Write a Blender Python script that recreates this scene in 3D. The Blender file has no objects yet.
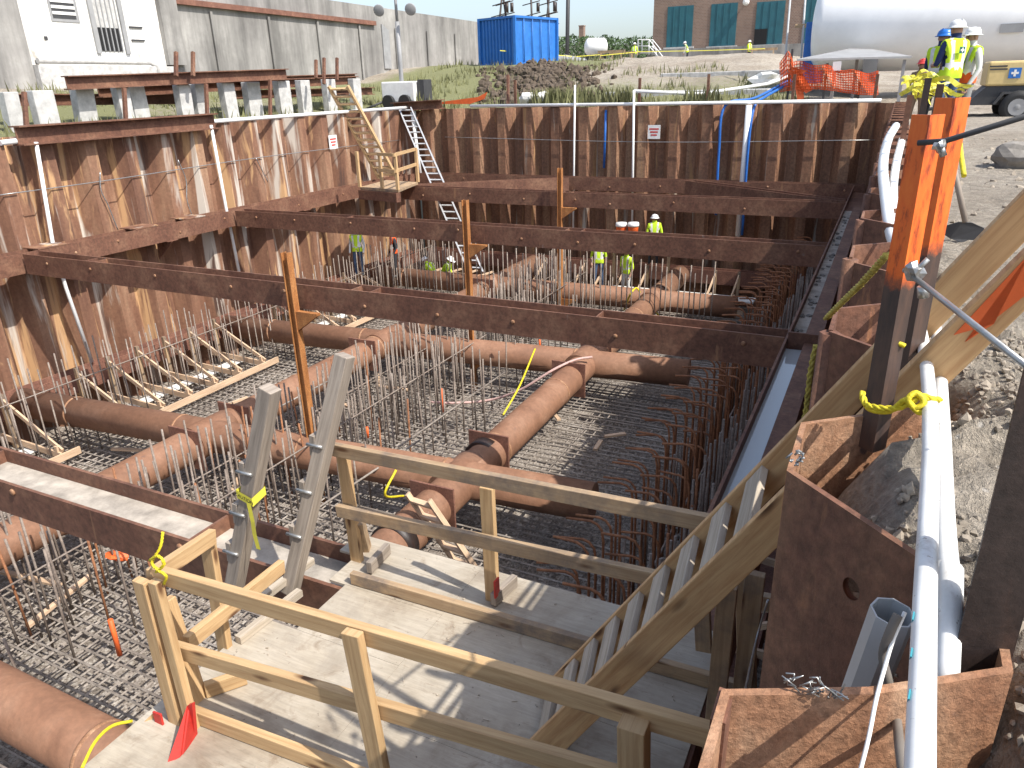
import bpy, bmesh, math, random
from mathutils import Vector, Matrix, noise
random.seed(7)
R = math.radians
S = bpy.context.scene
COL = S.collection
# ------------------------------------------------------------------ camera
YAW, PIT, ROL, F = -.4626326, .38152445, -.02816647, 744.57
fw = Vector((math.sin(YAW)*math.cos(PIT), math.cos(YAW)*math.cos(PIT), -math.sin(PIT)))
rt = Vector((math.cos(YAW), -math.sin(YAW), 0)); up = rt.cross(fw)
cr = rt*math.cos(ROL)+up*math.sin(ROL); cu = -rt*math.sin(ROL)+up*math.cos(ROL)
CAM = Vector((0, 0, .78))
cd = bpy.data.cameras.new('camera'); cam = bpy.data.objects.new('camera', cd); COL.objects.link(cam)
cd.lens = F*36/1024; cd.clip_start = .05; cd.clip_end = 3000
cam.matrix_world = Matrix(((cr.x, cu.x, -fw.x, CAM.x), (cr.y, cu.y, -fw.y, CAM.y), (cr.z, cu.z, -fw.z, CAM.z), (0, 0, 0, 1)))
S.camera = cam
def ray(px, py): return (cr*((px-512)/F)-cu*((py-384)/F)+fw)
def PZ(px, py, z): r = ray(px, py); return CAM+r*((z-CAM.z)/r.z)
def PX(px, py, x): r = ray(px, py); return CAM+r*((x-CAM.x)/r.x)
def PY(px, py, y): r = ray(px, py); return CAM+r*((y-CAM.y)/r.y)
def PD(px, py, d): return CAM+ray(px, py)*d
V = Vector
# ------------------------------------------------------------------ mesh builder
ORG = {}
class MB:
    def __init__(s): s.v = []; s.f = []; s.uv = []; s.mi = []; s.sm = []
    def face(s, idx, uv=None, mi=0, smooth=False):
        s.f.append(tuple(idx)); s.uv.append(uv or [(0, 0)]*len(idx)); s.mi.append(mi); s.sm.append(smooth)
    def bar(s, p0, p1, w, h, upv=(0, 0, 1), mi=0, roll=0, ext=(0, 0)):
        """rectangular bar p0->p1, w across, h along upv"""
        p0 = V(p0); p1 = V(p1); d = (p1-p0).normalized(); p0 = p0-d*ext[0]; p1 = p1+d*ext[1]
        u = V(upv); sd = d.cross(u)
        if sd.length < 1e-4: sd = d.cross(V((0, 1, 0)))
        sd.normalize(); u = sd.cross(d)
        if roll:
            q = Matrix.Rotation(roll, 3, d); sd = q@sd; u = q@u
        L = (p1-p0).length; b = len(s.v); o = random.random()*20
        cs = [(-1, -1), (1, -1), (1, 1), (-1, 1)]
        for P in (p0, p1):
            for a, c in cs: s.v.append(P+sd*(a*w/2)+u*(c*h/2))
        per = [0, w, w+h, 2*w+h, 2*w+2*h]
        for i in range(4):
            j = (i+1) % 4
            s.face((b+i, b+j, b+4+j, b+4+i), [(o, per[i]+o), (o, per[i+1]+o), (o+L, per[i+1]+o), (o+L, per[i]+o)], mi)
        s.face((b+3, b+2, b+1, b), [(o, o), (o+.01, o+w), (o+.01, o+w), (o, o)], mi)
        s.face((b+4, b+5, b+6, b+7), [(o, o), (o+.01, o+w), (o+.01, o+w), (o, o)], mi)
        return s
    def box(s, lo, hi, mi=0):
        lo = V(lo); hi = V(hi)
        return s.bar(((lo.x+hi.x)/2, lo.y, (lo.z+hi.z)/2), ((lo.x+hi.x)/2, hi.y, (lo.z+hi.z)/2), hi.x-lo.x, hi.z-lo.z, mi=mi)
    def tube(s, pts, r, n=8, caps=True, mi=0, smooth=True):
        pts = [V(p) for p in pts]; rs = r if isinstance(r, (list, tuple)) else [r]*len(pts)
        d0 = (pts[1]-pts[0]).normalized(); a = d0.cross(V((0, 0, 1)))
        if a.length < .01: a = d0.cross(V((0, 1, 0)))
        a.normalize(); b0 = len(s.v); L = 0
        for k, p in enumerate(pts):
            if k == 0: d = pts[1]-pts[0]
            elif k == len(pts)-1: d = pts[-1]-pts[-2]
            else: d = (pts[k+1]-pts[k]).normalized()+(pts[k]-pts[k-1]).normalized()
            d.normalize(); a = (a-d*a.dot(d)).normalized(); c = d.cross(a)
            for i in range(n):
                t = 2*math.pi*i/n; s.v.append(p+(a*math.cos(t)+c*math.sin(t))*rs[k])
        for k in range(len(pts)-1):
            for i in range(n):
                j = (i+1) % n; q = b0+k*n
                s.face((q+i, q+j, q+n+j, q+n+i), None, mi, smooth)
        if caps:
            s.face([b0+i for i in range(n)][::-1], None, mi); q = b0+(len(pts)-1)*n; s.face([q+i for i in range(n)], None, mi)
        return s
    def prism(s, poly, dvec, mi=0):
        """poly: list of 3D points, extruded by dvec"""
        b = len(s.v); n = len(poly); dvec = V(dvec)
        for p in poly: s.v.append(V(p))
        for p in poly: s.v.append(V(p)+dvec)
        L = dvec.length; acc = 0
        for i in range(n):
            j = (i+1) % n; w = (V(poly[j])-V(poly[i])).length
            s.face((b+i, b+j, b+n+j, b+n+i), [(0, acc), (0, acc+w), (L, acc+w), (L, acc)], mi); acc += w
        e0 = max(((V(poly[(i+1) % n])-V(poly[i])) for i in range(n)), key=lambda q_: q_.length).normalized(); e1 = dvec.normalized().cross(e0); oo = random.random()*20
        cu_ = [((V(p)-V(poly[0])).dot(e0)+oo, (V(p)-V(poly[0])).dot(e1)+oo) for p in poly]
        s.face([b+i for i in range(n)][::-1], cu_[::-1], mi); s.face([b+n+i for i in range(n)], cu_, mi)
        return s
    def quad(s, a, b, c, d, mi=0, uv=None):
        k = len(s.v); s.v += [V(a), V(b), V(c), V(d)]; s.face((k, k+1, k+2, k+3), uv or [(0, 0), (1, 0), (1, 1), (0, 1)], mi); return s
    def blob(s, c, r, seed=0, sub=2, mi=0, amp=.3, sq=(1, 1, 1), fr=1.5, smooth=False):
        bm = bmesh.new(); bmesh.ops.create_icosphere(bm, subdivisions=sub, radius=1)
        b = len(s.v); bm.verts.ensure_lookup_table()
        for v in bm.verts:
            k = 1+amp*noise.noise(v.co*fr+V((seed*3.1, seed*1.7, seed)))*1.6
            s.v.append(V(c)+V((v.co.x*sq[0], v.co.y*sq[1], v.co.z*sq[2]))*(r*k))
        for f in bm.faces: s.face([b+v.index for v in f.verts], None, mi, smooth)
        bm.free(); return s
    def lathe(s, c, prof, axis=(0, 0, 1), n=16, mi=0, smooth=True):
        ax = V(axis).normalized(); a = ax.orthogonal().normalized(); c2 = ax.cross(a); b = len(s.v)
        for r, h in prof:
            for i in range(n):
                t = 2*math.pi*i/n; s.v.append(V(c)+ax*h+(a*math.cos(t)+c2*math.sin(t))*r)
        for k in range(len(prof)-1):
            for i in range(n):
                j = (i+1) % n; q = b+k*n; s.face((q+i, q+j, q+n+j, q+n+i), None, mi, smooth)
        s.face([b+i for i in range(n)][::-1], None, mi); q = b+(len(prof)-1)*n; s.face([q+i for i in range(n)], None, mi)
        return s
    def H(s, p0, p1, fl, w, t=.03, upv=(0, 0, 1), web='h', mi=0):
        """H section; flanges vertical plates height fl, distance w, web horizontal (web='h'); web='v': flanges horizontal (width fl), depth w"""
        p0 = V(p0); p1 = V(p1); d = (p1-p0).normalized(); sd = d.cross(V(upv)).normalized(); u = sd.cross(d)
        a, b = fl/2, w/2
        pr = [(-b, -a), (-b+t, -a), (-b+t, -t/2), (b-t, -t/2), (b-t, -a), (b, -a), (b, a), (b-t, a), (b-t, t/2), (-b+t, t/2), (-b+t, a), (-b, a)]
        if web == 'v': pr = [(-y, x) for x, y in pr]
        n = 12; k = len(s.v)
        for P in (p0, p1):
            for x, y in pr: s.v.append(P+sd*x+u*y)
        L = (p1-p0).length
        for i in range(n):
            j = (i+1) % n; s.face((k+i, k+j, k+n+j, k+n+i), [(0, i), (0, i+.3), (L, i+.3), (L, i)], mi)
        caps = [(0, 1, 10, 11), (1, 2, 9, 10), (2, 3, 8, 9), (3, 4, 5, 6), (3, 6, 7, 8)]
        for c in caps: s.face([k+i for i in c][::-1], None, mi); s.face([k+n+i for i in c], None, mi)
        return s
    def build(s, name, mat, parent=None, org=None, bevel=0):
        if parent is not None: o = ORG[parent.name]
        elif org is not None: o = V(org)
        else:
            xs = [v.x for v in s.v]; ys = [v.y for v in s.v]; zs = [v.z for v in s.v]
            o = V(((min(xs)+max(xs))/2, (min(ys)+max(ys))/2, min(zs)))
        me = bpy.data.meshes.new(name); me.from_pydata([tuple(v-o) for v in s.v], [], s.f)
        mats = mat if isinstance(mat, (list, tuple)) else [mat]
        for m in mats: me.materials.append(m)
        uvl = me.uv_layers.new(name='UVMap'); k = 0; fl = [c for f in s.uv for q in f for c in q]
        uvl.data.foreach_set('uv', fl)
        me.polygons.foreach_set('material_index', s.mi); me.polygons.foreach_set('use_smooth', s.sm)
        me.update()
        ob = bpy.data.objects.new(name, me); COL.objects.link(ob)
        if parent is not None: ob.parent = parent
        else: ob.location = o
        ORG[ob.name] = o
        if bevel:
            b = ob.modifiers.new('bevel', 'BEVEL'); b.width = bevel; b.segments = 2; b.limit_method = 'ANGLE'
        return ob
def tag(o, label=None, cat=None, group=None, kind=None):
    if label: o['label'] = label
    if cat: o['category'] = cat
    if group: o['group'] = group
    if kind: o['kind'] = kind
    return o
def thing(name, loc, label, cat, group=None):
    o = bpy.data.objects.new(name, None); COL.objects.link(o); o.location = loc; o.empty_display_size = .1
    ORG[o.name] = V(loc); return tag(o, label, cat, group)
def copy_tree(o, loc=None, rz=None, label=None, group=None, sc=None):
    c = o.copy(); COL.objects.link(c)
    if loc is not None: c.location = loc
    if rz is not None: c.rotation_euler = (0, 0, rz)
    if sc is not None: c.scale = sc
    if label: c['label'] = label
    if group: c['group'] = group
    ch = list(o.children)
    for x in ch:
        d = x.copy(); COL.objects.link(d); d.parent = c
        for y in list(x.children):
            e = y.copy(); COL.objects.link(e); e.parent = d
    return c
# ------------------------------------------------------------------ materials
def nt(name, rough=.8, metal=0):
    m = bpy.data.materials.new(name); m.use_nodes = True; t = m.node_tree
    b = t.nodes['Principled BSDF']; b.inputs['Roughness'].default_value = rough; b.inputs['Metallic'].default_value = metal
    return m, t, b
def nd(t, ty, **k):
    n = t.nodes.new(ty)
    for a, v in k.items():
        if hasattr(n, a): setattr(n, a, v)
        else: n.inputs[a].default_value = v
    return n
def coords(t, kind='Object', scale=(1, 1, 1), rnd=False):
    tc = nd(t, 'ShaderNodeTexCoord'); mp = nd(t, 'ShaderNodeMapping'); mp.inputs['Scale'].default_value = scale
    t.links.new(tc.outputs[kind], mp.inputs['Vector'])
    if rnd:
        oi = nd(t, 'ShaderNodeObjectInfo'); ml = nd(t, 'ShaderNodeMath', operation='MULTIPLY'); ml.inputs[1].default_value = 37
        t.links.new(oi.outputs['Random'], ml.inputs[0]); t.links.new(ml.outputs[0], mp.inputs['Location'])
    return mp.outputs['Vector']
def noi(t, vec, scale, detail=6, rough=.6, dist=0):
    n = nd(t, 'ShaderNodeTexNoise'); n.inputs['Scale'].default_value = scale; n.inputs['Detail'].default_value = detail
    n.inputs['Roughness'].default_value = rough; n.inputs['Distortion'].default_value = dist
    t.links.new(vec, n.inputs['Vector']); return n.outputs['Fac']
def ramp(t, fac, stops):
    r = nd(t, 'ShaderNodeValToRGB'); e = r.color_ramp.elements
    while len(e) < len(stops): e.new(.5)
    for i, (p, c) in enumerate(stops): e[i].position = p; e[i].color = (c[0], c[1], c[2], 1)
    t.links.new(fac, r.inputs['Fac']); return r.outputs['Color']
def mix(t, fac, a, b, mode='MIX'):
    m = nd(t, 'ShaderNodeMix'); m.data_type = 'RGBA'; m.blend_type = mode
    if isinstance(fac, (int, float)): m.inputs[0].default_value = fac
    else: t.links.new(fac, m.inputs[0])
    for s, x in ((6, a), (7, b)):
        if isinstance(x, tuple): m.inputs[s].default_value = (x[0], x[1], x[2], 1)
        else: t.links.new(x, m.inputs[s])
    return m.outputs[2]
def bump(t, b, fac, strength=.3, dist=.01):
    n = nd(t, 'ShaderNodeBump'); n.inputs['Strength'].default_value = strength; n.inputs['Distance'].default_value = dist
    t.links.new(fac, n.inputs['Height']); t.links.new(n.outputs['Normal'], b.inputs['Normal'])
def W(c): return (c, c, c)
def rust(name, cols, scale=3, streak=1, sp=None, rough=.75, metal=0, rnd=True, bs=.3, mul=None, small=(.55, 1.25)):
    m, t, b = nt(name, rough, metal)
    v = coords(t, 'Object', (1, 1, 1/streak), rnd)
    a = noi(t, v, scale, 8, .65, .3)
    c = ramp(t, a, [(.3, cols[0]), (.5, cols[1]), (.68, cols[2])])
    v2 = coords(t, 'Object', (1, 1, 1), rnd); a2 = noi(t, v2, scale*9, 6, .7)
    c = mix(t, .8, c, ramp(t, a2, [(.35, W(small[0])), (.65, W(small[1]))]), 'MULTIPLY')
    if sp:
        for col, sc, st, th in sp:
            v3 = coords(t, 'Object', (1, 1, 1/st), rnd); a3 = noi(t, v3, sc, 5, .6, .5)
            k = ramp(t, a3, [(th, W(0)), (th+.07, W(1))]); c = mix(t, k, c, col)
    t.links.new(c, b.inputs['Base Color']); bump(t, b, a2, bs, .01)
    return m
def plain(name, col, rough=.6, metal=0, var=.2, sc=8, bs=.1):
    m, t, b = nt(name, rough, metal); v = coords(t, 'Object', rnd=True); a = noi(t, v, sc, 6, .65)
    c = ramp(t, a, [(.3, tuple(x*(1-var) for x in col)), (.7, tuple(min(1, x*(1+var*.6)) for x in col))])
    t.links.new(c, b.inputs['Base Color']); bump(t, b, a, bs, .01); return m
def wood(name, a, b_, knots=True, dirt=None, rough=.75, sc=1.0):
    m, t, b = nt(name, rough)
    v = coords(t, 'UV', (1.3*sc, 26*sc, 1)); g = noi(t, v, 1.6, 8, .7, .6)
    c = ramp(t, g, [(.3, a), (.62, b_)])
    v2 = coords(t, 'UV', (1, 4, 1)); g2 = noi(t, v2, 1.2, 4, .6)
    c = mix(t, .6, c, ramp(t, g2, [(.3, W(.7)), (.7, W(1.2))]), 'MULTIPLY')
    if knots:
        vo = nd(t, 'ShaderNodeTexVoronoi'); vo.inputs['Scale'].default_value = 1.0
        t.links.new(coords(t, 'UV', (2.3, 9, 1)), vo.inputs['Vector'])
        k = ramp(t, vo.outputs['Distance'], [(.07, W(1)), (.19, W(0))]); c = mix(t, k, c, (.13, .06, .025))
    if dirt:
        g3 = noi(t, coords(t, 'Object', (1, 1, 1)), 2.2, 7, .7); k = ramp(t, g3, [(.48, W(0)), (.66, W(1))]); c = mix(t, k, c, dirt)
    t.links.new(c, b.inputs['Base Color']); bump(t, b, g, .35, .004); return m
M = {}
M['pile'] = rust('sheet_pile_steel', [(.11, .05, .032), (.22, .108, .064), (.36, .215, .13)], 1.4, 7,
    [((.50, .30, .15), 2.6, 9, .56), ((.53, .47, .40), 1.9, 14, .56), ((.10, .055, .04), 1.9, 8, .60), ((.20, .19, .09), 1.1, 9, .70)], small=(.75, 1.12))
M['pile_far'] = rust('sheet_pile_steel_far', [(.13, .062, .036), (.25, .125, .07), (.37, .225, .13)], 1.4, 8,
    [((.38, .34, .28), 2.2, 12, .62), ((.36, .20, .09), 3, 9, .60)])
M['pile_near'] = rust('sheet_pile_steel_near', [(.11, .046, .028), (.17, .075, .045), (.26, .13, .072)], 3, 3,
    [((.36, .16, .075), 6, 4, .62), ((.24, .22, .21), 5, 7, .70)], bs=.5)
M['pile_orange'] = rust('sheet_pile_fresh_rust', [(.22, .095, .045), (.34, .175, .095), (.44, .27, .165)], 6, 1.5,
    [((.13, .085, .07), 7, 1, .66), ((.5, .4, .32), 9, 1, .68)], bs=.6)
M['beam'] = rust('strut_beam_steel', [(.115, .048, .030), (.17, .077, .046), (.24, .125, .075)], 1.6, 1,
    [((.30, .155, .08), 3, 4, .66), ((.2, .17, .15), 5, 1, .70)])
M['pipe'] = rust('strut_pipe_steel', [(.19, .090, .050), (.25, .125, .072), (.31, .17, .105)], 1.3, 1,
    [((.17, .095, .07), 3, 1, .68), ((.42, .32, .26), 9, 1, .72)], small=(.8, 1.12))
M['plate'] = rust('pipe_end_plate', [(.14, .06, .04), (.2, .09, .06), (.27, .13, .085)], 3, 1)
M['rustor'] = rust('orange_rust_post', [(.27, .10, .03), (.40, .165, .05), (.5, .23, .08)], 5, 3)
M['rebar'] = rust('rebar_steel', [(.15, .115, .095), (.24, .19, .155), (.32, .27, .23)], 2, 1, bs=0)
M['rebar2'] = rust('rebar_rusty', [(.16, .066, .032), (.29, .12, .052), (.40, .18, .085)], 3, 1, bs=0)
M['rebarm'] = rust('rebar_mat_steel', [(.16, .13, .11), (.26, .22, .185), (.36, .32, .28)], 1.2, 1, bs=0)
M['darksteel'] = rust('dark_mill_steel', [(.018, .013, .012), (.032, .021, .018), (.07, .033, .02)], 5, 4, [((.26, .10, .03), 9, 9, .66)], rough=.5, bs=.2)
M['pine'] = wood('pine_lumber', (.40, .235, .105), (.58, .395, .205))
M['pine2'] = wood('weathered_pine_lumber', (.31, .195, .105), (.47, .335, .20), dirt=(.18, .14, .11))
M['grey'] = wood('grey_weathered_timber', (.19, .155, .125), (.35, .295, .24), knots=False)
M['ladw'] = wood('stair_lumber', (.44, .23, .095), (.64, .41, .20))
M['form'] = wood('form_lumber', (.44, .28, .17), (.64, .47, .32), knots=False)
M['dirtyw'] = wood('dirty_tread_lumber', (.29, .235, .175), (.50, .43, .34), knots=False)
M['redp'] = plain('red_paint', (.55, .035, .025), .6, 0, .3)
M['white'] = plain('white_pvc', (.80, .80, .78), .35, 0, .08, 4, .02)
M['whitep'] = plain('white_painted', (.78, .77, .74), .6, 0, .12, 5)
M['greyp'] = plain('grey_pvc', (.42, .43, .43), .4, 0, .12)
M['yellow'] = plain('yellow_rope', (.72, .58, .02), .6, 0, .25, 60, .5)
M['yellowd'] = plain('dirty_yellow_rope', (.45, .36, .07), .8, 0, .5, 60, .6)
M['tape'] = plain('yellow_tape', (.70, .64, .07), .4, 0, .12)
M['black'] = plain('black_rubber', (.02, .02, .02), .7)
M['blue'] = plain('blue_container_paint', (.025, .16, .50), .45, 0, .2, 2)
M['bluehose'] = plain('blue_hose', (.02, .13, .45), .5)
M['galv'] = plain('galvanised_steel', (.42, .42, .41), .35, .7, .3, 20, .2)
M['alu'] = plain('aluminium', (.62, .62, .62), .45, .3, .15, 10)
M['orange'] = plain('orange_plastic', (.80, .14, .03), .6)
M['green'] = plain('teal_green_panel', (.02, .11, .14), .6, 0, .25, 1.2)
M['dark'] = plain('dark_opening', (.012, .012, .013), .9)
M['tank'] = plain('white_tank_paint', (.90, .90, .89), .35, 0, .06, 1.5, .02)
M['tan'] = plain('tan_yellow_paint', (.66, .50, .22), .5, 0, .1)
M['charcoal'] = plain('charcoal_metal', (.05, .05, .052), .6)
M['greymetal'] = plain('grey_sheet_metal', (.30, .30, .30), .6, 0, .2, 2)
M['leaf'] = plain('foliage', (.055, .10, .03), .8, 0, .5, 6)
M['grass'] = plain('grass_blades', (.20, .20, .085), .8, 0, .5, .6)
M['stone'] = plain('concrete_block', (.50, .49, .47), .9, 0, .3, 5, .4)
M['scar'] = rust('orange_weld_scar', [(.22, .10, .05), (.33, .17, .09), (.45, .27, .16)], 8, 1)
M['soilc'] = plain('soil_clod', (.33, .28, .22), .95, 0, .4, 9, .8)
M['dust'] = plain('pale_dust', (.42, .37, .31), .95, 0, .45, 5)
M['rock'] = plain('grey_rock', (.24, .22, .195), .95, 0, .35, 9, .8)
M['clod'] = plain('dark_clay_clod', (.105, .078, .055), .95, 0, .45, 4, .8)
M['foam'] = plain('white_foam_board', (.72, .71, .67), .8, 0, .15)
M['pink'] = plain('pink_hose', (.55, .36, .32), .6)
# plywood deck
m, t, b = nt('plywood_deck', .8)
v = coords(t, 'Object'); g = noi(t, coords(t, 'Object', (2, 22, 1)), 2.0, 8, .7, .5); g2 = noi(t, v, 1.7, 7, .65, .3)
c = ramp(t, g2, [(.33, (.27, .22, .165)), (.46, (.39, .335, .26)), (.64, (.47, .415, .335))])
c = mix(t, .55, c, ramp(t, g, [(.35, W(.75)), (.62, W(1.15))]), 'MULTIPLY')
sp = noi(t, v, 26, 4, .7); c = mix(t, ramp(t, sp, [(.66, W(0)), (.72, W(.75))]), c, (.10, .075, .055))
st = noi(t, coords(t, 'Object', (1, 1, 1)), 3.5, 6, .75, 1.2); c = mix(t, ramp(t, st, [(.56, W(0)), (.72, W(.7))]), c, (.2, .14, .09)); st = noi(t, coords(t, 'Object', (1, 1, 1)), 1.3, 8, .7, .5); c = mix(t, ramp(t, st, [(.52, W(0)), (.68, W(.55))]), c, (.25, .215, .175)); st = noi(t, coords(t, 'Object', (3, 30, 1)), 1.5, 6, .7, .2); c = mix(t, ramp(t, st, [(.63, W(0)), (.7, W(.6))]), c, (.17, .11, .07))
t.links.new(c, b.inputs['Base Color']); bump(t, b, g, .3, .004); M['ply'] = m
m, t, b = nt('scuffed_pvc', .4); v = coords(t, 'Object'); c = ramp(t, noi(t, v, 6, 7, .7), [(.42, (.80, .80, .78)), (.6, (.70, .69, .66)), (.72, (.42, .38, .33))])
c = mix(t, ramp(t, noi(t, v, 55, 3, .6), [(.68, W(0)), (.72, W(.8))]), c, (.30, .26, .21)); t.links.new(c, b.inputs['Base Color']); M['pvcn'] = m
# painted orange to bare dark steel
m, t, b = nt('orange_painted_steel', .5)
tc = nd(t, 'ShaderNodeTexCoord'); sx = nd(t, 'ShaderNodeSeparateXYZ'); t.links.new(tc.outputs['Object'], sx.inputs[0])
v = coords(t, 'Object'); n1 = noi(t, v, 9, 6, .7)
ad = nd(t, 'ShaderNodeMath', operation='MULTIPLY_ADD'); ad.inputs[1].default_value = .12; t.links.new(n1, ad.inputs[0]); t.links.new(sx.outputs['Z'], ad.inputs[2])
k = ramp(t, ad.outputs[0], [(.47, W(0)), (.50, W(1))])
n2 = noi(t, coords(t, 'Object', (1, 1, .3)), 30, 6, .7)
oc = ramp(t, n2, [(.36, (.30, .05, .015)), (.46, (.78, .14, .02)), (.7, (.85, .20, .03))])
dc = ramp(t, noi(t, coords(t, 'Object', (1, 1, .2)), 20, 6, .7), [(.35, (.04, .03, .028)), (.6, (.10, .06, .045)), (.7, (.30, .13, .06))])
t.links.new(mix(t, k, dc, oc), b.inputs['Base Color']); bump(t, b, n2, .2, .003); M['orpaint'] = m
# concrete wall
m, t, b = nt('old_stained_concrete', .9)
v = coords(t, 'Object'); a1 = noi(t, v, .35, 8, .7); a2 = noi(t, coords(t, 'Object', (1, 1, .12)), .9, 8, .7)
c = ramp(t, a1, [(.3, (.19, .18, .17)), (.55, (.28, .268, .25)), (.7, (.38, .365, .34))])
c = mix(t, .9, c, ramp(t, a2, [(.35, W(.5)), (.62, W(1.2))]), 'MULTIPLY')
tc = nd(t, 'ShaderNodeTexCoord'); sx = nd(t, 'ShaderNodeSeparateXYZ'); t.links.new(tc.outputs['Object'], sx.inputs[0])
ad = nd(t, 'ShaderNodeMath', operation='MULTIPLY_ADD'); ad.inputs[1].default_value = 1.2; t.links.new(a1, ad.inputs[0]); t.links.new(sx.outputs['Z'], ad.inputs[2])
c = mix(t, ramp(t, ad.outputs[0], [(.0, W(.8)), (1.0, W(0))]), c, (.56, .53, .48))
t.links.new(c, b.inputs['Base Color']); bump(t, b, a2, .4, .03); M['conc'] = m
M['whitewall'] = rust('whitewashed_wall', [(.60, .58, .53), (.78, .76, .72), (.82, .81, .78)], 1.2, 3, [((.42, .39, .34), 2, 3, .60), ((.30, .27, .22), 1.1, 6, .66)], small=(.85, 1.05))
# brick
m, t, b = nt('brown_brick', .9); v = coords(t, 'Object', (1, 1, 1))
tc = nd(t, 'ShaderNodeTexCoord'); sx = nd(t, 'ShaderNodeSeparateXYZ'); cx = nd(t, 'ShaderNodeCombineXYZ'); t.links.new(tc.outputs['Object'], sx.inputs[0])
t.links.new(sx.outputs['X'], cx.inputs['X']); t.links.new(sx.outputs['Z'], cx.inputs['Y'])
br = nd(t, 'ShaderNodeTexBrick'); br.inputs['Scale'].default_value = 2.2; t.links.new(cx.outputs[0], br.inputs['Vector'])
br.inputs['Color1'].default_value = (.24, .155, .115, 1); br.inputs['Color2'].default_value = (.19, .12, .09, 1); br.inputs['Mortar'].default_value = (.30, .26, .22, 1)
t.links.new(mix(t, .7, br.outputs['Color'], ramp(t, noi(t, v, .5, 6, .6), [(.3, W(.75)), (.7, W(1.2))]), 'MULTIPLY'), b.inputs['Base Color']); M['brick'] = m
# ground: dusty dirt with grass areas
m, t, b = nt('dusty_ground', .95); v = coords(t, 'Object'); geo = nd(t, 'ShaderNodeNewGeometry')
a1 = noi(t, v, .45, 8, .65); a2 = noi(t, v, 7, 8, .75); a3 = noi(t, v, 38, 5, .7)
c = ramp(t, a1, [(.3, (.265, .215, .16)), (.5, (.39, .335, .265)), (.7, (.47, .415, .34))])
c = mix(t, .8, c, ramp(t, a2, [(.32, W(.5)), (.6, W(1.2))]), 'MULTIPLY')
c = mix(t, .8, c, ramp(t, a3, [(.3, W(.5)), (.65, W(1.25))]), 'MULTIPLY')
vo = nd(t, 'ShaderNodeTexVoronoi'); vo.inputs['Scale'].default_value = 14; t.links.new(v, vo.inputs['Vector'])
c = mix(t, ramp(t, vo.outputs['Distance'], [(.08, W(.7)), (.13, W(0))]), c, (.56, .52, .46))
at = nd(t, 'ShaderNodeAttribute'); at.attribute_name = 'green'
ad = nd(t, 'ShaderNodeMath', operation='MULTIPLY_ADD'); ad.inputs[1].default_value = .9; t.links.new(a2, ad.inputs[0]); t.links.new(at.outputs['Fac'], ad.inputs[2])
gm = ramp(t, ad.outputs[0], [(.80, W(0)), (.97, W(1))])
c = mix(t, gm, c, ramp(t, a3, [(.3, (.13, .14, .05)), (.7, (.27, .265, .13))]))
t.links.new(c, b.inputs['Base Color'])
bp = nd(t, 'ShaderNodeMath', operation='ADD'); t.links.new(a2, bp.inputs[0]); t.links.new(a3, bp.inputs[1]); bump(t, b, bp.outputs[0], 1.0, .05); M['ground'] = m
# pit floor
m, t, b = nt('pit_floor_gravel', .9); v = coords(t, 'Object'); vo = nd(t, 'ShaderNodeTexVoronoi'); vo.inputs['Scale'].default_value = 9; t.links.new(v, vo.inputs['Vector'])
a1 = noi(t, v, .5, 6, .6); a3 = noi(t, v, 16, 6, .8)
c = ramp(t, a3, [(.36, (.09, .075, .06)), (.48, (.25, .205, .165)), (.6, (.52, .47, .41))])
c = mix(t, .7, c, ramp(t, a1, [(.3, W(.6)), (.7, W(1.3))]), 'MULTIPLY')
c = mix(t, ramp(t, vo.outputs['Distance'], [(.12, W(1)), (.2, W(0))]), c, (.50, .46, .40))
t.links.new(c, b.inputs['Base Color']); bump(t, b, a3, .8, .05); M['floor'] = m
m, t, b = nt('shallow_water', .04); b.inputs['Base Color'].default_value = (.42, .44, .44, 1); b.inputs['Specular IOR Level'].default_value = .9
bump(t, b, noi(t, coords(t, 'Object'), 6, 2, .5), .02, .01); M['water'] = m
# ------------------------------------------------------------------ world + sun
SUN_EL, AZ = R(51), R(-11.5)          # azimuth measured from +X, towards the camera side
sd = V((math.cos(SUN_EL)*math.cos(AZ), math.cos(SUN_EL)*math.sin(AZ), math.sin(SUN_EL)))
w = bpy.data.worlds.new('World'); S.world = w; w.use_nodes = True; t = w.node_tree
sk = t.nodes.new('ShaderNodeTexSky'); sk.sky_type = 'NISHITA'; sk.sun_disc = False; sk.sun_elevation = SUN_EL
sk.sun_rotation = math.atan2(sd.x, sd.y); sk.air_density = 1.0; sk.dust_density = 2.2; sk.air_density = 1.0; sk.ozone_density = 3.0; sk.altitude = 0
bg = t.nodes['Background']; bg.inputs['Strength'].default_value = .15; hv = t.nodes.new('ShaderNodeHueSaturation'); hv.inputs['Saturation'].default_value = .74; t.links.new(sk.outputs[0], hv.inputs['Color']); t.links.new(hv.outputs[0], bg.inputs['Color'])
sl = bpy.data.lights.new('sun', 'SUN'); sl.energy = 3.7; sl.angle = R(.5); sl.color = (1, .955, .88)
so = bpy.data.objects.new('sun', sl); COL.objects.link(so); so.rotation_euler = (-sd).to_track_quat('-Z', 'Y').to_euler(); so.location = (10, -3, 20)
S.view_settings.view_transform = 'Standard'; S.view_settings.look = 'None'; S.view_settings.exposure = .72; S.view_settings.gamma = 1
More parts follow.
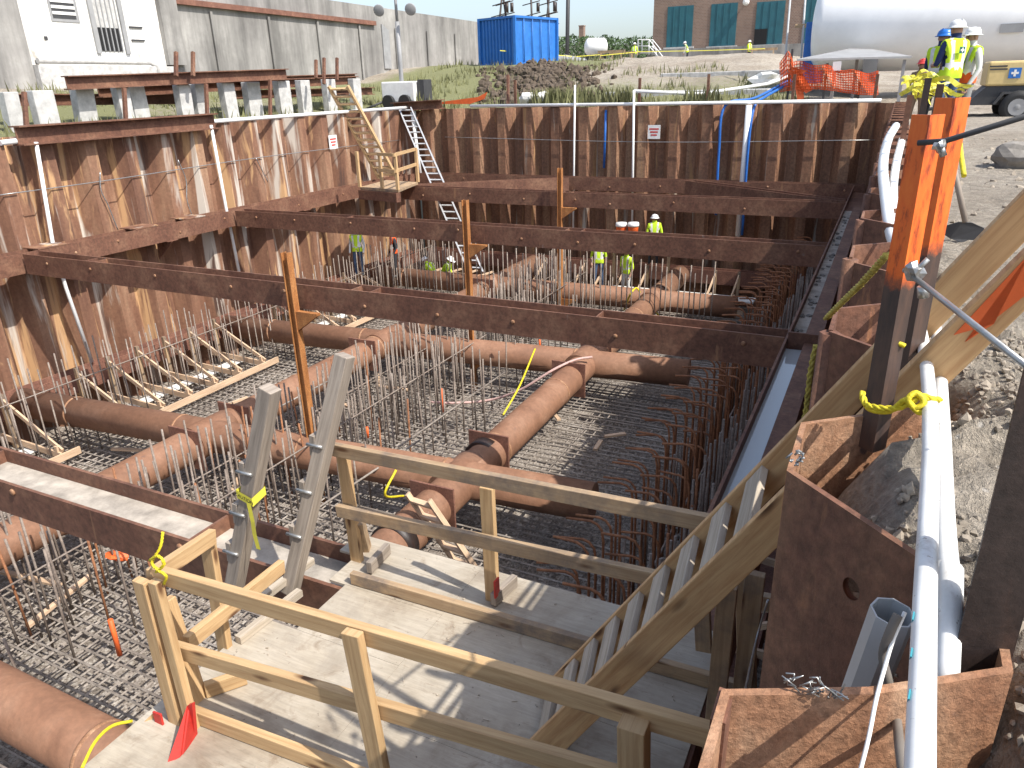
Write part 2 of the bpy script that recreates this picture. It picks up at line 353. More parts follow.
# ------------------------------------------------------------------ terrain
PER = 1.12
def wallx(y):
    q = (y-1.52) % PER
    if q < .28: return -.1
    if q < .53: return -.1+.3*(q-.28)/.25
    if q < .83: return .2
    return .2-.3*(q-.83)/.29
def sst(a, b, x): x = max(0, min(1, (x-a)/(b-a))); return x*x*(3-2*x)
def gz(x, y):
    rgt = -.3+.5*sst(26, 40, y)+1.8*sst(40, 70, y)
    far = -.06+2.05*sst(28.5, 44, y)
    k = sst(-7, -.5, x); z = far*(1-k)+rgt*k
    lf = -.06+1.15*sst(18.6, 27, -x)
    z = max(z, lf) if x < -18 else z
    d = math.hypot(x, y)
    amp = .03 if x > 0 and y < 24 else .1
    z += amp*noise.fractal(V((x*.6, y*.6, 0)), 1, 2, 4)*min(1, d/4)
    if x > -.2 and y < 6:
        z += .11*sst(-.02, .14, x)*(1-sst(.3, .8, x))*(1-sst(2.4, 3.2, y))
        z += .17*(1-sst(.25, 1.0, x-wallx(y)))*(1-sst(2.6, 4, y))*sst(-.02, .12, x-wallx(y))
        c = sst(-.02, .25, x-wallx(y))*(1-sst(1.6, 3, x))*(.4+.6*sst(.3, .9, noise.noise(V((x*1.3+4, y*1.1, 2)))+.5))
        z += c*.075*noise.fractal(V((x*9, y*9, 5)), .8, 2.1, 5)+c*.022*noise.noise(V((x*31, y*31, 8)))
        z -= .08*(1-sst(0, .25, x-wallx(y)))
    return z
def axis(segs):
    out = []
    for a, b, st in segs:
        n = max(1, int(round((b-a)/st)))
        out += [a+(b-a)*i/n for i in range(n)]
    return out+[segs[-1][1]]
bm = bmesh.new(); gl = bm.verts.layers.float.new('green')
def greenness(x, y):
    g = 0
    if x < -18.5: g = .55*(1-sst(24, 28, -x)) + (.25 if y > 26 else 0)
    if y > 27.5: g = max(g, .55*sst(-12, -17, x)*0+ .5*(1-sst(33, 41, y))*(1-sst(-4, -1, x)))
    if -24 < x < -14 and 28 < y < 44: g = .7
    return g+.18*noise.noise(V((x*.25, y*.25, 9)))
def grid(xs, ys, fx=None):
    rows = []
    for y in ys:
        r = []
        for x in xs:
            X = fx(x, y) if fx else x
            v = bm.verts.new((X, y, gz(X, y))); v[gl] = greenness(X, y); r.append(v)
        rows.append(r)
    for i in range(len(ys)-1):
        for j in range(len(xs)-1):
            f = bm.faces.new((rows[i][j], rows[i][j+1], rows[i+1][j+1], rows[i+1][j])); f.smooth = True
ysn = axis([(-3, .4, .3), (.4, 4.5, .04), (4.5, 12, .14), (12, 27.6, .4)])
grid(axis([(.02, .8, .04), (.8, 2.6, .06), (2.6, 8, .3), (8, 60, 3)]), ysn, lambda x, y: x+(wallx(y))*max(0, 1-x/1.2))
ysf = axis([(27.6, 48, .35), (48, 90, 2), (90, 900, 60)])
grid(axis([(-600, -60, 60), (-60, -30, 3), (-30, 6, .4), (6, 60, 3), (60, 600, 60)]), ysf)
grid(axis([(-600, -60, 60), (-60, -30, 3), (-30, -18.45, .35)]), axis([(-300, -10, 40), (-10, 27.6, .5)]))
me = bpy.data.meshes.new('ground'); bm.to_mesh(me); bm.free(); me.materials.append(M['ground'])
g = bpy.data.objects.new('ground', me); COL.objects.link(g); tag(g, kind='structure')
fl = MB(); NX, NY = 60, 90
xs = [-19+20*i/NX for i in range(NX+1)]; ys = [-4+32*i/NY for i in range(NY+1)]
for y in ys:
    for x in xs: fl.v.append(V((x, y, -6.98+.05*noise.noise(V((x, y, 0))*1.3))))
for j in range(NY):
    for i in range(NX): a = j*(NX+1)+i; fl.face((a, a+1, a+NX+2, a+NX+1), None, 0, True)
tag(fl.build('pit_floor', M['floor'], org=(0, 0, -7)), kind='structure')
# ------------------------------------------------------------------ sheet pile walls
ZB = -7.2
TH = .014
def sheet(mb, pts, zt, zb=ZB):
    """polyline of plan points -> thick folded plate"""
    P = [V((a, b, 0)) for a, b in pts]; nr = []
    for i in range(len(P)):
        d = V((0, 0, 0))
        if i: d += (P[i]-P[i-1]).normalized()
        if i < len(P)-1: d += (P[i+1]-P[i]).normalized()
        d.normalize(); nr.append(V((d.y, -d.x, 0))*TH/2)
    poly = [p+n for p, n in zip(P, nr)]+[p-n for p, n in zip(P[::-1], nr[::-1])]
    b = len(mb.v); n = len(P)
    for z in (zb, zt):
        for p in poly: mb.v.append(V((p.x, p.y, z)))
    m = 2*n
    for i in range(m):
        j = (i+1) % m; mb.face((b+i, b+j, b+m+j, b+m+i))
    for i in range(n-1): mb.face((b+m+i, b+m+i+1, b+m+m-2-i, b+m+m-1-i))
def wall(name, loc, label, fn, mat, n):
    th = thing(name, loc, label, 'wall')
    for i in range(n):
        mb = MB(); pts, zt = fn(i); sheet(mb, pts, zt)
        mb.tube([(pts[0][0], pts[0][1], ZB), (pts[0][0], pts[0][1], zt-.01)], .035, 6)
        mb.build('sheet_pile', mat, th)
    return th
rng = random.Random(3)
# far wall: front flanges at Y=27, recess back to 27.34
def far(i):
    x = -17.7+i*PER
    return [(x, 27.44), (x+.30, 27.44), (x+.56, 27.0), (x+.86, 27.0), (x+PER, 27.44)], rng.uniform(-.03, .0)
wall('sheet_pile_wall', (-9, 27, ZB), 'rusty brown sheet pile wall across the far end of the pit, mostly in shade', far, M['pile_far'], 16)
def left(i):
    y = 2.0+i*PER
    return [(-18.3, y), (-18.3, y+.3), (-17.86, y+.56), (-17.86, y+.86), (-18.3, y+PER)], rng.uniform(-.03, 0)
wall('sheet_pile_wall', (-18, 14, ZB), 'sunlit rusty sheet pile wall along the left side of the pit with pale drip stains', left, M['pile'], 23)
def right_(i):
    y = 2.64+i*PER
    top = 0 if i else -.02
    return [(-.1, y), (-.1, y+.28), (.2, y+.53), (.2, y+.83), (-.1, y+PER)], top
wall('sheet_pile_wall', (0, 14, ZB), 'rusty sheet pile wall along the right side of the pit, its zigzag top full of soil', right_, M['pile_near'], 22)
# near piles, individually visible
th = thing('sheet_pile', (0, 1.6, ZB), 'near dark brown sheet pile with a round hole burned through it, beside the stair', 'sheet pile')
def holed_web(a, b_, z0, z1, hc, hz, hr):
    """vertical plate a->b (plan) with a round hole"""
    bm = bmesh.new(); A = V((a[0], a[1], 0)); B = V((b_[0], b_[1], 0)); L = (B-A).length; d = (B-A)/L; nrm = V((d.y, -d.x, 0))
    mb = MB(); n = 20
    for sgn in (-1, 1):
        base = len(mb.v)
        ring = [(hc+hr*math.cos(2*math.pi*i/n), hz+hr*1.05*math.sin(2*math.pi*i/n)) for i in range(n)]
        out = []
        for i in range(n):
            c, s_ = math.cos(2*math.pi*i/n), math.sin(2*math.pi*i/n)
            k = min((L-hc)/c if c > 1e-6 else (-hc/c if c < -1e-6 else 1e9), (z1-hz)/s_ if s_ > 1e-6 else ((z0-hz)/s_ if s_ < -1e-6 else 1e9))
            out.append((hc+c*k, hz+s_*k))
        for u, z in ring+out: mb.v.append(A+d*u+nrm*(sgn*TH/2)+V((0, 0, z)))
        for i in range(n):
            j = (i+1) % n; q = (base+i, base+j, base+n+j, base+n+i); mb.face(q if sgn > 0 else q[::-1])
        for cu_, cz in ((0, z0), (L, z0), (L, z1), (0, z1)):
            # fill the corner
            k0 = min(range(n), key=lambda i: (out[i][0]-cu_)**2+(out[i][1]-cz)**2)
            cands = sorted(range(n), key=lambda i: (out[i][0]-cu_)**2+(out[i][1]-cz)**2)
        cor = [(0, z0), (L, z0), (L, z1), (0, z1)]
        for i in range(n):
            j = (i+1) % n; p, q = out[i], out[j]
            for cc in cor:
                onx = abs(p[0]-cc[0]) < 1e-6 and abs(q[1]-cc[1]) < 1e-6; ony = abs(p[1]-cc[1]) < 1e-6 and abs(q[0]-cc[0]) < 1e-6
                if (onx or ony) and (abs(p[0]-q[0]) > 1e-6 and abs(p[1]-q[1]) > 1e-6):
                    mb.v.append(A+d*cc[0]+nrm*(sgn*TH/2)+V((0, 0, cc[1]))); mb.face((base+n+i, base+n+j, len(mb.v)-1) if sgn < 0 else (base+n+j, base+n+i, len(mb.v)-1))
    for i in range(n):
        j = (i+1) % n; mb.face((i, 2*n+0+i+0, 2*n+j, j)) if False else None
    bm.free()
    # top, bottom and sides
    for (u0, zz0, u1, zz1) in ((0, z1, L, z1), (0, z0, 0, z1), (L, z0, L, z1)):
        p = A+d*u0+V((0, 0, zz0)); q = A+d*u1+V((0, 0, zz1)); o = nrm*TH/2
        mb.quad(p-o, q-o, q+o, p+o)
    return mb
a, b2 = (-.1, 1.52), (.2, 1.23)
mb = holed_web(a, b2, ZB, 0, .215, -.155, .022)
mb.build('web', M['pile_near'], th)
mb = MB(); sheet(mb, [(-.1, 1.535), (-.1, 1.80), (.2, 2.05), (.2, 2.35)], -.01); mb.build('flange', M['pile_orange'], th)
mb = MB(); sheet(mb, [(.2, 2.365), (-.1, 2.625)], -.02); mb.build('interlock_web', M['pile_near'], th)
th = thing('sheet_pile', (.1, .9, ZB), 'orange rusted sheet pile top in the bottom right corner with a bent burned edge', 'sheet pile')
mb = MB(); sheet(mb, [(-.1, .55), (-.1, .83), (.08, .915), (.25, 1.035), (.25, 1.2)], .0); mb.build('sheet', M['pile_orange'], th)
mb = MB(); mb.bar((-.1, .78, -.10), (-.1, .842, -.10), .02, .19); mb.build('interlock', M['pile_near'], th)
th2 = MB(); sheet(th2, [(.2, -1.2), (-.1, -.9), (-.1, .53)], -.01)
tag(th2.build('sheet_pile', M['pile_near']), 'sheet pile below the camera at the bottom right edge of the picture', 'sheet pile')
# ------------------------------------------------------------------ wales and struts (upper level)
ZT = -2.43
FL = .45; ZC = ZT-FL/2
def beam(name, p0, p1, label, cat='beam', fl=FL, w=.36, mat='beam', stiff=(), group=None, web='h', t=.03, zoff=0):
    p0 = V(p0)+V((0, 0, zoff)); p1 = V(p1)+V((0, 0, zoff))
    th = thing(name, (V(p0)+V(p1))/2, label, cat, group)
    mb = MB(); mb.H(p0, p1, fl, w, t, web=web); mb.build('h_section', M[mat], th)
    p0 = V(p0); p1 = V(p1); d = (p1-p0); L = d.length; d.normalize()
    for q in stiff:
        c = p0+d*q; mb = MB(); mb.bar(c-d*.012, c+d*.012, w-2*t-.004, fl/2-.03, upv=(0, 0, 1))
        for i in range(len(mb.v)): mb.v[i].z += fl/4
        mb.build('stiffener', M[mat], th)
    r8 = random.Random(int(L*100)); q = .8
    if name in ('strut_beam', 'wale_beam') and web == 'h':
        sdn = d.cross(V((0, 0, 1)))
        while q < L-.5:
            for s8 in (1,):
                c = p0+d*q+sdn*(w/2+.004)+V((0, 0, r8.uniform(-.1, .1))); k8 = MB(); k8.lathe(c, [(.035, -.003), (.03, .012), (.01, .016)], sdn, 8); k8.build('bolt_head' if r8.random() < .5 else 'weld_scar', M['scar'], th)
            q += r8.uniform(1.1, 2.4)
    return th
pz1 = PZ(0, 455, ZT)
beam('strut_beam', (-17.1, 3.50, ZC), (-2.3, 3.50, ZC), 'nearest rusty cross beam at lower left, its open trough leading under the wooden deck', w=.46, stiff=(9.2, 9.6, 5.0, 12.6), fl=.34, zoff=.055)
beam('strut_beam', (-17.1, 10.22, ZC), (-.93, 10.22, ZC), 'second rusty cross beam from the camera spanning the pit, behind the leaning orange rust post', w=.40, stiff=(2.0, 2.3, 9.0, 9.4, 13.5))
beam('strut_beam', (-17.1, 16.57, ZC), (-.93, 16.57, ZC), 'third rusty cross beam from the camera, with the middle orange post in front', w=.40, stiff=(4.0, 10.4, 10.8))
beam('strut_beam', (-15.3, 22.72, ZC), (-.93, 22.72, ZC), 'fourth and farthest rusty cross beam, just before the far wall bracing', w=.40, stiff=(6, 6.3))
beam('wale_beam', (-17.42, 1.0, ZC), (-17.42, 26.2, ZC), 'long rusty wale beam along the sunlit left sheet pile wall', w=.44, stiff=(4, 8))
beam('wale_beam', (-17.2, 26.62, ZC), (-.6, 26.62, ZC), 'rusty wale beam along the far sheet pile wall', w=.40)
beam('wale_beam', (-.70, -1.0, ZC), (-.70, 26.3, ZC), 'long rusty wale beam along the right sheet pile wall holding pooled water', w=.44, stiff=())
beam('corner_brace', (-15.6, 22.85, ZC), (-10.6, 26.35, ZC), 'light brown diagonal corner brace at the far left behind the aluminium ladder', w=.38)
beam('corner_brace', (-1.05, 22.95, ZC+.02), (-6.1, 26.35, ZC+.02), 'dark diagonal corner brace at the far right corner of the pit', w=.38)
wt = MB(); wt.box((-.894, 3.9, ZC+.02), (-.68, 9.95, ZC+.10)); tag(wt.build('water', M['water']), kind='structure')
mb = MB(); mb.bar((-.70, 9.98, ZC+.17), (-.70, 10.02, ZC+.17), .37, .3); mb.build('stiffener', M['beam'], bpy.data.objects['wale_beam.002'])
mb = MB(); mb.box((-.892, 10.05, ZC+.02), (-.705, 22, ZC+.09)); mb.build('silt', M['dust'], bpy.data.objects['wale_beam.002'])
mb = MB(); mb.box((-.675, 3.9, ZC+.02), (-.51, 9.96, ZC+.20)); mb.box((-.70, 10.06, ZC+.02), (-.51, 22, ZC+.19)); mb.build('packing_board', M['beam'], bpy.data.objects['wale_beam.002'])
r9 = random.Random(31)
for k in range(46):
    y = r9.uniform(10.3, 21); mb = MB(); mb.blob((-.80+r9.uniform(-.07, .06), y, ZC+.10), r9.uniform(.02, .05), k, 1, amp=.5, sq=(1, 1.3, .7)); tag(mb.build('rubble_piece', M['rock']), 'small lump of rubble lying in the trough of the right wale', 'rubble', 'lumps of rubble in the trough of the right wale')
mb = MB(); mb.box((-17, 3.302, ZC+.055+.017), (-3.0, 3.698, ZC+.055+.03)); mb.build('dust_layer', M['dust'], bpy.data.objects['strut_beam'])
# lower wales
LZ = -5.75
beam('lower_wale', (-17.45, 1, LZ), (-17.45, 26.2, LZ), 'dusty lower wale at the foot of the left sheet pile wall', w=.42, fl=.5, mat='plate')
beam('lower_wale', (-17, 26.64, LZ), (-.6, 26.64, LZ), 'dusty lower wale at the foot of the far wall behind the workers', w=.40, fl=.5, mat='plate')
beam('lower_wale', (-.8, 2, LZ), (-.8, 26.3, LZ), 'shaded lower wale at the foot of the right wall', w=.42, fl=.5, mat='plate')
for i, y in enumerate((6.4, 9.0, 11.4, 14.0, 19.5, 24)):
    mb = MB(); mb.prism([(-17.7, y, ZT-FL-.02), (-17.1, y, ZT-FL-.02), (-17.75, y, ZT-FL-.55)], (0, .03, 0)); mb.bar((-17.45, y-.1, ZT-FL-.008), (-17.45, y+.25, ZT-FL-.008), .62, .014)
    mb.build('bracket', M['beam'], bpy.data.objects['wale_beam'])
for i, y in enumerate((7.5, 10.8, 13.4, 15.0)):
    mb = MB(); mb.bar((-17.5, y-.35, ZT+.014), (-17.5, y+.35, ZT+.014), .62, .024); mb.build('bearing_plate', M['pile'], bpy.data.objects['wale_beam'])
# ------------------------------------------------------------------ pipe struts
PR = .335; PC = -5.72
def pipe(pts, label, joints=(), r=PR, plates=()):
    pts = [V(p) for p in pts]; th = thing('pipe_strut', pts[0], label, 'pipe'); mb = MB(); mb.tube(pts, r, 28); mb.build('pipe_body', M['pipe'], th)
    for c, d in plates:
        c = V(c); d = V(d).normalized(); mb = MB(); mb.bar(c-d*.02, c+d*.02, .84, .84); mb.build('end_plate', M['plate'], th)
    L_ = (pts[-1]-pts[0]).length; dd = (pts[-1]-pts[0]).normalized(); q = 1.7
    while q < L_-1:
        c = pts[0]+dd*q; mb = MB(); mb.lathe(c, [(r+.001, -.03), (r+.011, -.012), (r+.013, 0), (r+.011, .012), (r+.001, .03)], dd, 28); mb.build('weld_seam', M['scar'], th); q += 3.05
    for c, d in joints:
        c = V(c); d = V(d).normalized(); mb = MB(); mb.tube([c-d*.13, c+d*.13], r+.025, 28); mb.build('coupling_band', M['darksteel'], th)
    return th
xd = V((1, 0, 0)); yd = V((0, 1, 0))
A0, A1, A2 = V((-6.02, 1.6, PC)), V((-6.12, 9.8, PC)), V((-6.2, 16.3, PC))
pipe([(-6.0, 6.6, PC), (-6.22, 26.3, PC)], 'long brown pipe strut running up the middle of the pit to the far wall',
     joints=[((-6.1, 10.95, PC), yd), ((-6.2, 23.2, PC), yd), ((-6.03, 7.9, PC), yd)], plates=[((-6.09, 10.65+.5, PC), yd), ((-6.05, 9.05, PC), yd), ((-6.13, 15.3, PC), yd), ((-6.17, 17.3, PC), yd)])
pipe([(-11.65, 1.5, PC), (-11.95, 26.2, PC)], 'brown pipe strut running along the left side of the pit beneath the rows of rebar',
     plates=[((-11.7, 9.0, PC), yd), ((-11.8, 14.9, PC), yd), ((-11.85, 21.8, PC), yd), ((-11.72, 10.3, PC), yd)])
pipe([(-17.2, 9.2, PC), (-3.65, 10.25, PC)], 'front cross pipe strut, crossing the middle pipe just behind the far deck railing')
pipe([(-17.2, 15.45, PC), (-3.6, 16.7, PC)], 'second cross pipe strut, partly hidden by the second cross beam')
pipe([(-17.2, 22.5, PC), (-3.6, 22.75, PC)], 'farthest cross pipe strut, in front of the workers at the far wall')
q0 = PZ(0, 698, PC); q1 = PZ(100, 752, PC); dq = (q1-q0).normalized()
pipe([q0-dq*6, q1+dq*3.5], 'large brown pipe strut in the bottom left corner beneath the deck edge')
# saddle collars where pipes cross
for x, y in ((-6.09, 10.0), (-6.18, 16.45), (-6.2, 22.7), (-11.75, 9.62), (-11.83, 15.95), (-11.9, 22.6)):
    mb = MB(); mb.tube([(x, y-.48, PC), (x, y+.48, PC)], PR+.03, 28)
    o = mb.build('coupling_sleeve', M['pipe'], [o for o in bpy.data.objects if o.name.startswith('pipe_strut')][0 if x > -8 else 1])
# ------------------------------------------------------------------ king posts
def kpost(x, y, zt, label, lean=0):
    th = thing('support_post', (x, y, -6.9), label, 'post'); mb = MB()
    mb.H((x-lean, y, -6.9), (x+lean*.1, y, zt), .14, .14, .014, upv=(0, 1, 0)); mb.build('post_section', M['rustor'], th)
    for z in (ZT-FL-.35, PC-.5):
        mb = MB(); mb.prism([(x+.07, y-.05, z), (x+.55, y-.05, z+.32), (x+.55, y-.05, z+.36), (x+.07, y-.05, z+.36)], (0, .1, 0)); mb.build('bracket', M['rustor'], th)
p = PY(284, 253, 9.8); kpost(p.x, 9.85, p.z, 'thin orange rusted post rising past the second cross beam on the left')
p = PY(465, 200, 16.2); kpost(p.x, 16.2, p.z, 'thin orange rusted post in the middle of the pit before the third cross beam')
p = PY(560, 168, 22.35); kpost(p.x, 22.35, p.z, 'thin orange rusted post farthest away, before the fourth cross beam')
# ------------------------------------------------------------------ rebar mats
mb = MB(); xx = -16.9
def thin(mb, p0, p1, r=.017, n=4): mb.tube([p0, p1], r, n, caps=False, smooth=False)
r2 = random.Random(5)
for k in range(0, 74):
    x = -16.6+k*.2+r2.uniform(-.02, .02); x = min(x, -1.6); thin(mb, (x, 2, -6.60+r2.uniform(-.01, .01)), (x+r2.uniform(-.06, .06), 26, -6.6), .018)
for k in range(0, 118):
    y = 2.3+k*.2+r2.uniform(-.02, .02); thin(mb, (-16.8, y, -6.565), (-1.5, y+r2.uniform(-.06, .06), -6.565), .018)
for k in range(0, 30):
    x = -16.6+k*.5; thin(mb, (x, 2, -6.8), (x, 26, -6.8), .016)
for k in range(0, 48):
    y = 2.3+k*.5; thin(mb, (-16.8, y, -6.83), (-1.5, y, -6.83), .016)
tag(mb.build('rebar_mat', M['rebarm']), 'grid of reinforcing bars covering the whole pit floor', 'rebar', kind='stuff')
# vertical rebar rows
def pole_mesh(h, seed, hook=0):
    mb = MB(); r = random.Random(seed)
    dx, dy = r.uniform(-.05, .05), r.uniform(-.05, .05)
    if not hook: mb.tube([(0, 0, 0), (dx*.4, dy*.4, h*.5), (dx, dy, h)], .019, 5)
    else:
        pts = [(0, 0, 0), (0, 0, h-.25)]+[(-.17*(1-math.cos(a)), 0, h-.2+.2*math.sin(a)) for a in (R(30), R(60), R(90))]+[(-.48, r.uniform(-.03, .03), h-.03)]
        mb.tube(pts, .018, 6)
    return mb
rows = [
    ('rusty vertical rebar in the row beside the left wall', -16.4, 5.5, 26, .2, -4.5, .35),
    ('rusty vertical rebar in the second row from the left wall', -15.4, 5.0, 26, .27, -4.9, .35),
    ('vertical rebar in the dense row right of the left pipe strut', -10.5, 3.6, 26, .19, -4.75, .35),
    ('vertical rebar in the row left of the middle pipe strut', -9.2, 5.6, 25, .2, -4.85, .3), ('dark vertical rebar in the dense inner row near the right wall', -2.5, 6.0, 25.6, .24, -4.9, .3), ('vertical rebar in the tall row left of the dense middle row', -9.85, 6.5, 25, .25, -4.5, .35), ("vertical rebar in the sparse row just left of the middle pipe strut", -8.0, 8.6, 24, .45, -5.1, .4),
    ('tall dark vertical rebar in the row beside the right wall', -1.75, 6.0, 25.6, .20, -4.35, .3),
    ('dark vertical rebar in the outer row next to the right wall', -1.45, 7.0, 25.6, .26, -4.3, .3)]
spots = []
for lab, x, y0, y1, st, zt, jz in rows:
    y = y0
    while y < y1:
        spots.append((lab, x+r2.uniform(-.06, .06), y+r2.uniform(-.06, .06), zt+r2.uniform(-jz, jz*.5))); y += st
x = -16
while x < -4: spots.append(('vertical rebar in the row crossing in front of the workers at the far end', x, 21.4+r2.uniform(-.1, .1), -4.1+r2.uniform(-.4, .2))); x += .17
x = -9.9
while x < -7.2: spots.append(('vertical rebar in the short cross row beside the middle orange post', x, 13.3+r2.uniform(-.15, .15), -4.7+r2.uniform(-.3, .2))); x += .25
for k in range(26): spots.append(('scattered vertical rebar at the lower left of the pit', r2.uniform(-13.5, -7.5), r2.uniform(3.4, 6.8), -4.9+r2.uniform(-.4, .3)))
spots.sort(key=lambda s_: (s_[1])**2+(s_[2])**2)
protos = {}
prev = None; cnt = 0; rest = MB()
hs = [1.5, 1.75, 2.0, 2.25, 2.5, 2.75]
for lab, x, y, zt in spots:
    h = min(hs, key=lambda q: abs(q-(zt+6.75))); sd_ = r2.randrange(3); mat = 'rebar2' if r2.random() < .15 else 'rebar'
    if cnt >= 298:
        rest.tube([(x, y, -6.75), (x+r2.uniform(-.04, .04), y, zt)], .019, 4); continue
    key = (h, sd_, mat); cnt += 1
    if key not in protos:
        o = pole_mesh(h, sd_*7+int(h*10)).build('vertical_rebar', M[mat], org=(0, 0, 0)); protos[key] = o; tag(o, lab, 'rebar')
    else:
        o = protos[key].copy(); COL.objects.link(o)
    o.location = (x, y, -6.75); o['label'] = lab; o['category'] = 'rebar'; o['group'] = lab.replace('rebar', 'rebars', 1)
if rest.v: tag(rest.build('vertical_rebar_far', M['rebar']), 'far rows of vertical reinforcing bars at the far end of the pit', 'rebar', kind='stuff')
hk = {}
k = 0; y = 5.4
while y < 25.8:
    h = (2.75, 2.5, 2.35, 2.6)[k % 4]; key = (h, k % 2)
    if key not in hk: hk[key] = pole_mesh(h, 50+k, 1).build('hooked_rebar', M['rebar2'], org=(0, 0, 0)); o = hk[key]
    else: o = hk[key].copy(); COL.objects.link(o)
    o.location = (-1.95+r2.uniform(-.08, .08)-(.5 if k % 2 else 0), y, -6.75); o.rotation_euler = (0, 0, r2.uniform(-.2, .2))
    tag(o, 'rust orange rebar with a hooked top in the shaded row near the right wall', 'rebar', 'hooked rebars in the row near the right wall'); y += .13; k += 1
for i, (a, c, z0, z1, lb) in enumerate((((-10.35, 4.3), (-10.35, 25.5), -5.6, -5.6, 'horizontal tie bar wired along the dense middle rebar row'), ((-9.1, 6.3), (-9.1, 24.5), -5.4, -5.4, 'horizontal tie bar wired along the rebar row left of the middle pipe'), ((-16.3, 5.5), (-16.3, 25.5), -5.3, -5.2, 'horizontal tie bar wired along the left wall rebar row'), ((-2.0, 6), (-2.0, 25.5), -5.0, -5.0, 'horizontal tie bar wired along the right wall rebar row'))):
    mb = MB(); mb.tube([(a[0], a[1], z0), (a[0], (a[1]+c[1])/2, z0-.03), (c[0], c[1], z1)], .016, 5); tag(mb.build('tie_bar', M['rebar']), lb, 'rebar')
for (a, b_) in (((380, 460), (505, 372)), ((300, 520), (420, 440)), ((255, 420), (345, 372)), ((170, 575), (262, 480))):
    p, q = PZ(*a, -5.6), PZ(*b_, -5.6); mb = MB(); mb.tube([p, q], .02, 6)
    tag(mb.build('loose_rebar', M['rebarm']), {380: 'long pale loose rebar leaning across the middle rebar rows', 300: 'pale loose rebar behind the leaning grey posts', 255: 'loose rebar lying near the left orange post', 170: 'loose rebar lying left of the leaning grey posts'}[a[0]], 'rebar')
# ------------------------------------------------------------------ formwork
XF = -15.18
fp = thing('formwork_brace', (0, 0, 0), 'pale timber form brace', 'formwork')
mb = MB(); mb.bar((-1.9, 0, .30), (.12, 0, .22), .045, .14); mb.build('cross_board', M['form'], fp, bevel=0)
mb = MB(); mb.bar((-1.7, .12, 1.15), (.1, .06, .30), .045, .10); mb.build('diagonal_brace', M['form'], fp)
mb = MB(); mb.bar((.0, .0, .05), (.0, .0, .42), .09, .045, upv=(0, 1, 0)); mb.build('stake', M['form'], fp)
mb = MB(); mb.bar((-1.72, .12, 0), (-1.72, .12, 1.3), .09, .09, upv=(0, 1, 0)); mb.build('upright', M['pine2'], fp)
first = True
for i, y in enumerate((3.6, 4.6, 5.6, 6.6, 7.6, 8.5, 10.3, 11.15, 12.0, 12.85, 13.7, 14.6, 17.0, 17.9, 18.8, 19.7, 20.6, 21.4)):
    o = fp if first else copy_tree(fp); first = False
    o.location = (XF, y, -6.55); o['label'] = 'pale timber form brace in the row along the left wall'; o['group'] = 'timber form braces along the left wall'
for y0, y1, lb in ((3.4, 8.9, 'pale timber form rail left of the front cross pipe'), (10.1, 15.1, 'pale timber form rail between the first and second cross pipes'), (16.5, 21.8, 'pale timber form rail beyond the second cross pipe on the left')):
    mb = MB(); mb.bar((XF+.15, y0, -6.36), (XF+.15, y1, -6.36), .05, .16); tag(mb.build('form_rail', M['form']), lb, 'formwork')
    mb = MB(); mb.bar((XF-1.0, y0+.3, -6.42), (XF-1.0, y1-.2, -6.42), .34, .03); tag(mb.build('foam_strip', M['foam']), lb.replace('pale timber form rail', 'white foam strip'), 'foam strip')
for i, x in enumerate((-11.4, -10.6, -9.8, -9.0, -8.2, -7.4, -5.0, -4.2)):
    o = copy_tree(fp, (x, 24.4, -6.5), R(-90), 'pale timber form brace in the row at the far end of the pit', 'timber form braces at the far end', (.8, 1, .9))
mb = MB(); mb.bar((-12, 24.15, -6.25), (-3.6, 24.15, -6.25), .05, .18); tag(mb.build('form_rail', M['form']), 'long pale form rail across the far end of the pit before the workers', 'formwork')
mb = MB(); mb.bar((-8.4, 25.1, -6.1), (-3.4, 25.1, -6.1), .6, .05); tag(mb.build('foam_strip', M['foam']), 'white foam strip at the far end beside the middle pipe', 'foam strip')
mb = MB(); mb.bar((-15.8, 24.6, -6.0), (-12.6, 24.4, -6.0), .05, .2); mb.bar((-15.8, 24.2, -6.0), (-12.6, 24.0, -6.0), .05, .2)
for k in range(5): mb.bar((-15.5+k*.7, 23.9, -5.88), (-15.2+k*.7, 24.9, -5.84), .1, .05)
tag(mb.build('lumber_stack', M['form']), 'stack of pale boards at the foot of the aluminium ladder', 'lumber')
for i in range(17):
    o = copy_tree(fp, (-1.25, 6.4+i*1.05, -5.9+.25*math.sin(i*2.3)), R(172+8*math.sin(i*1.9)), 'grey timber form brace in the shaded row along the right wall', 'timber form braces along the right wall', (.62, 1, .8))
# ------------------------------------------------------------------ deck
ZD = -2.40; DX0, DX1, DY0, DY1 = -3.28, -.50, 1.1, 3.86
th = thing('wooden_deck', ((DX0+DX1)/2, 2.4, ZD-.1), 'dirty plywood work deck between the two wooden railings in the foreground', 'deck')
edges = [DX0, -2.20, -1.06, DX1]
def plyp(x0, x1, y0, y1, mat='ply'):
    mb = MB(); mb.box((x0+.001, y0+.001, ZD-.018), (x1-.001, y1-.001, ZD)); return mb.build('plywood_sheet', M[mat], th)
plyp(DX0, -2.2, DY0, 2.80); plyp(-2.98, -2.2, 2.80, 3.30); plyp(DX0, -2.2, 3.62, DY1); plyp(-3.12, -2.2, 3.30, 3.62)
plyp(-2.2, -1.06, DY0, 2.42); plyp(-2.2, -1.06, 2.42, DY1); plyp(-1.06, DX1, DY0, 2.9); plyp(-1.06, DX1, 2.9, DY1)
for y in (1.3, 2.1, 2.78): mb = MB(); mb.bar((DX0+.02, y, ZD-.065), (DX1-.02, y, ZD-.065), .045, .09); mb.build('joist', M['pine2'], th)
mb = MB(); mb.bar((DX1+.16, 1.2, ZD-.40), (DX1+.16, 5.0, ZD-.40), .2, .2); 
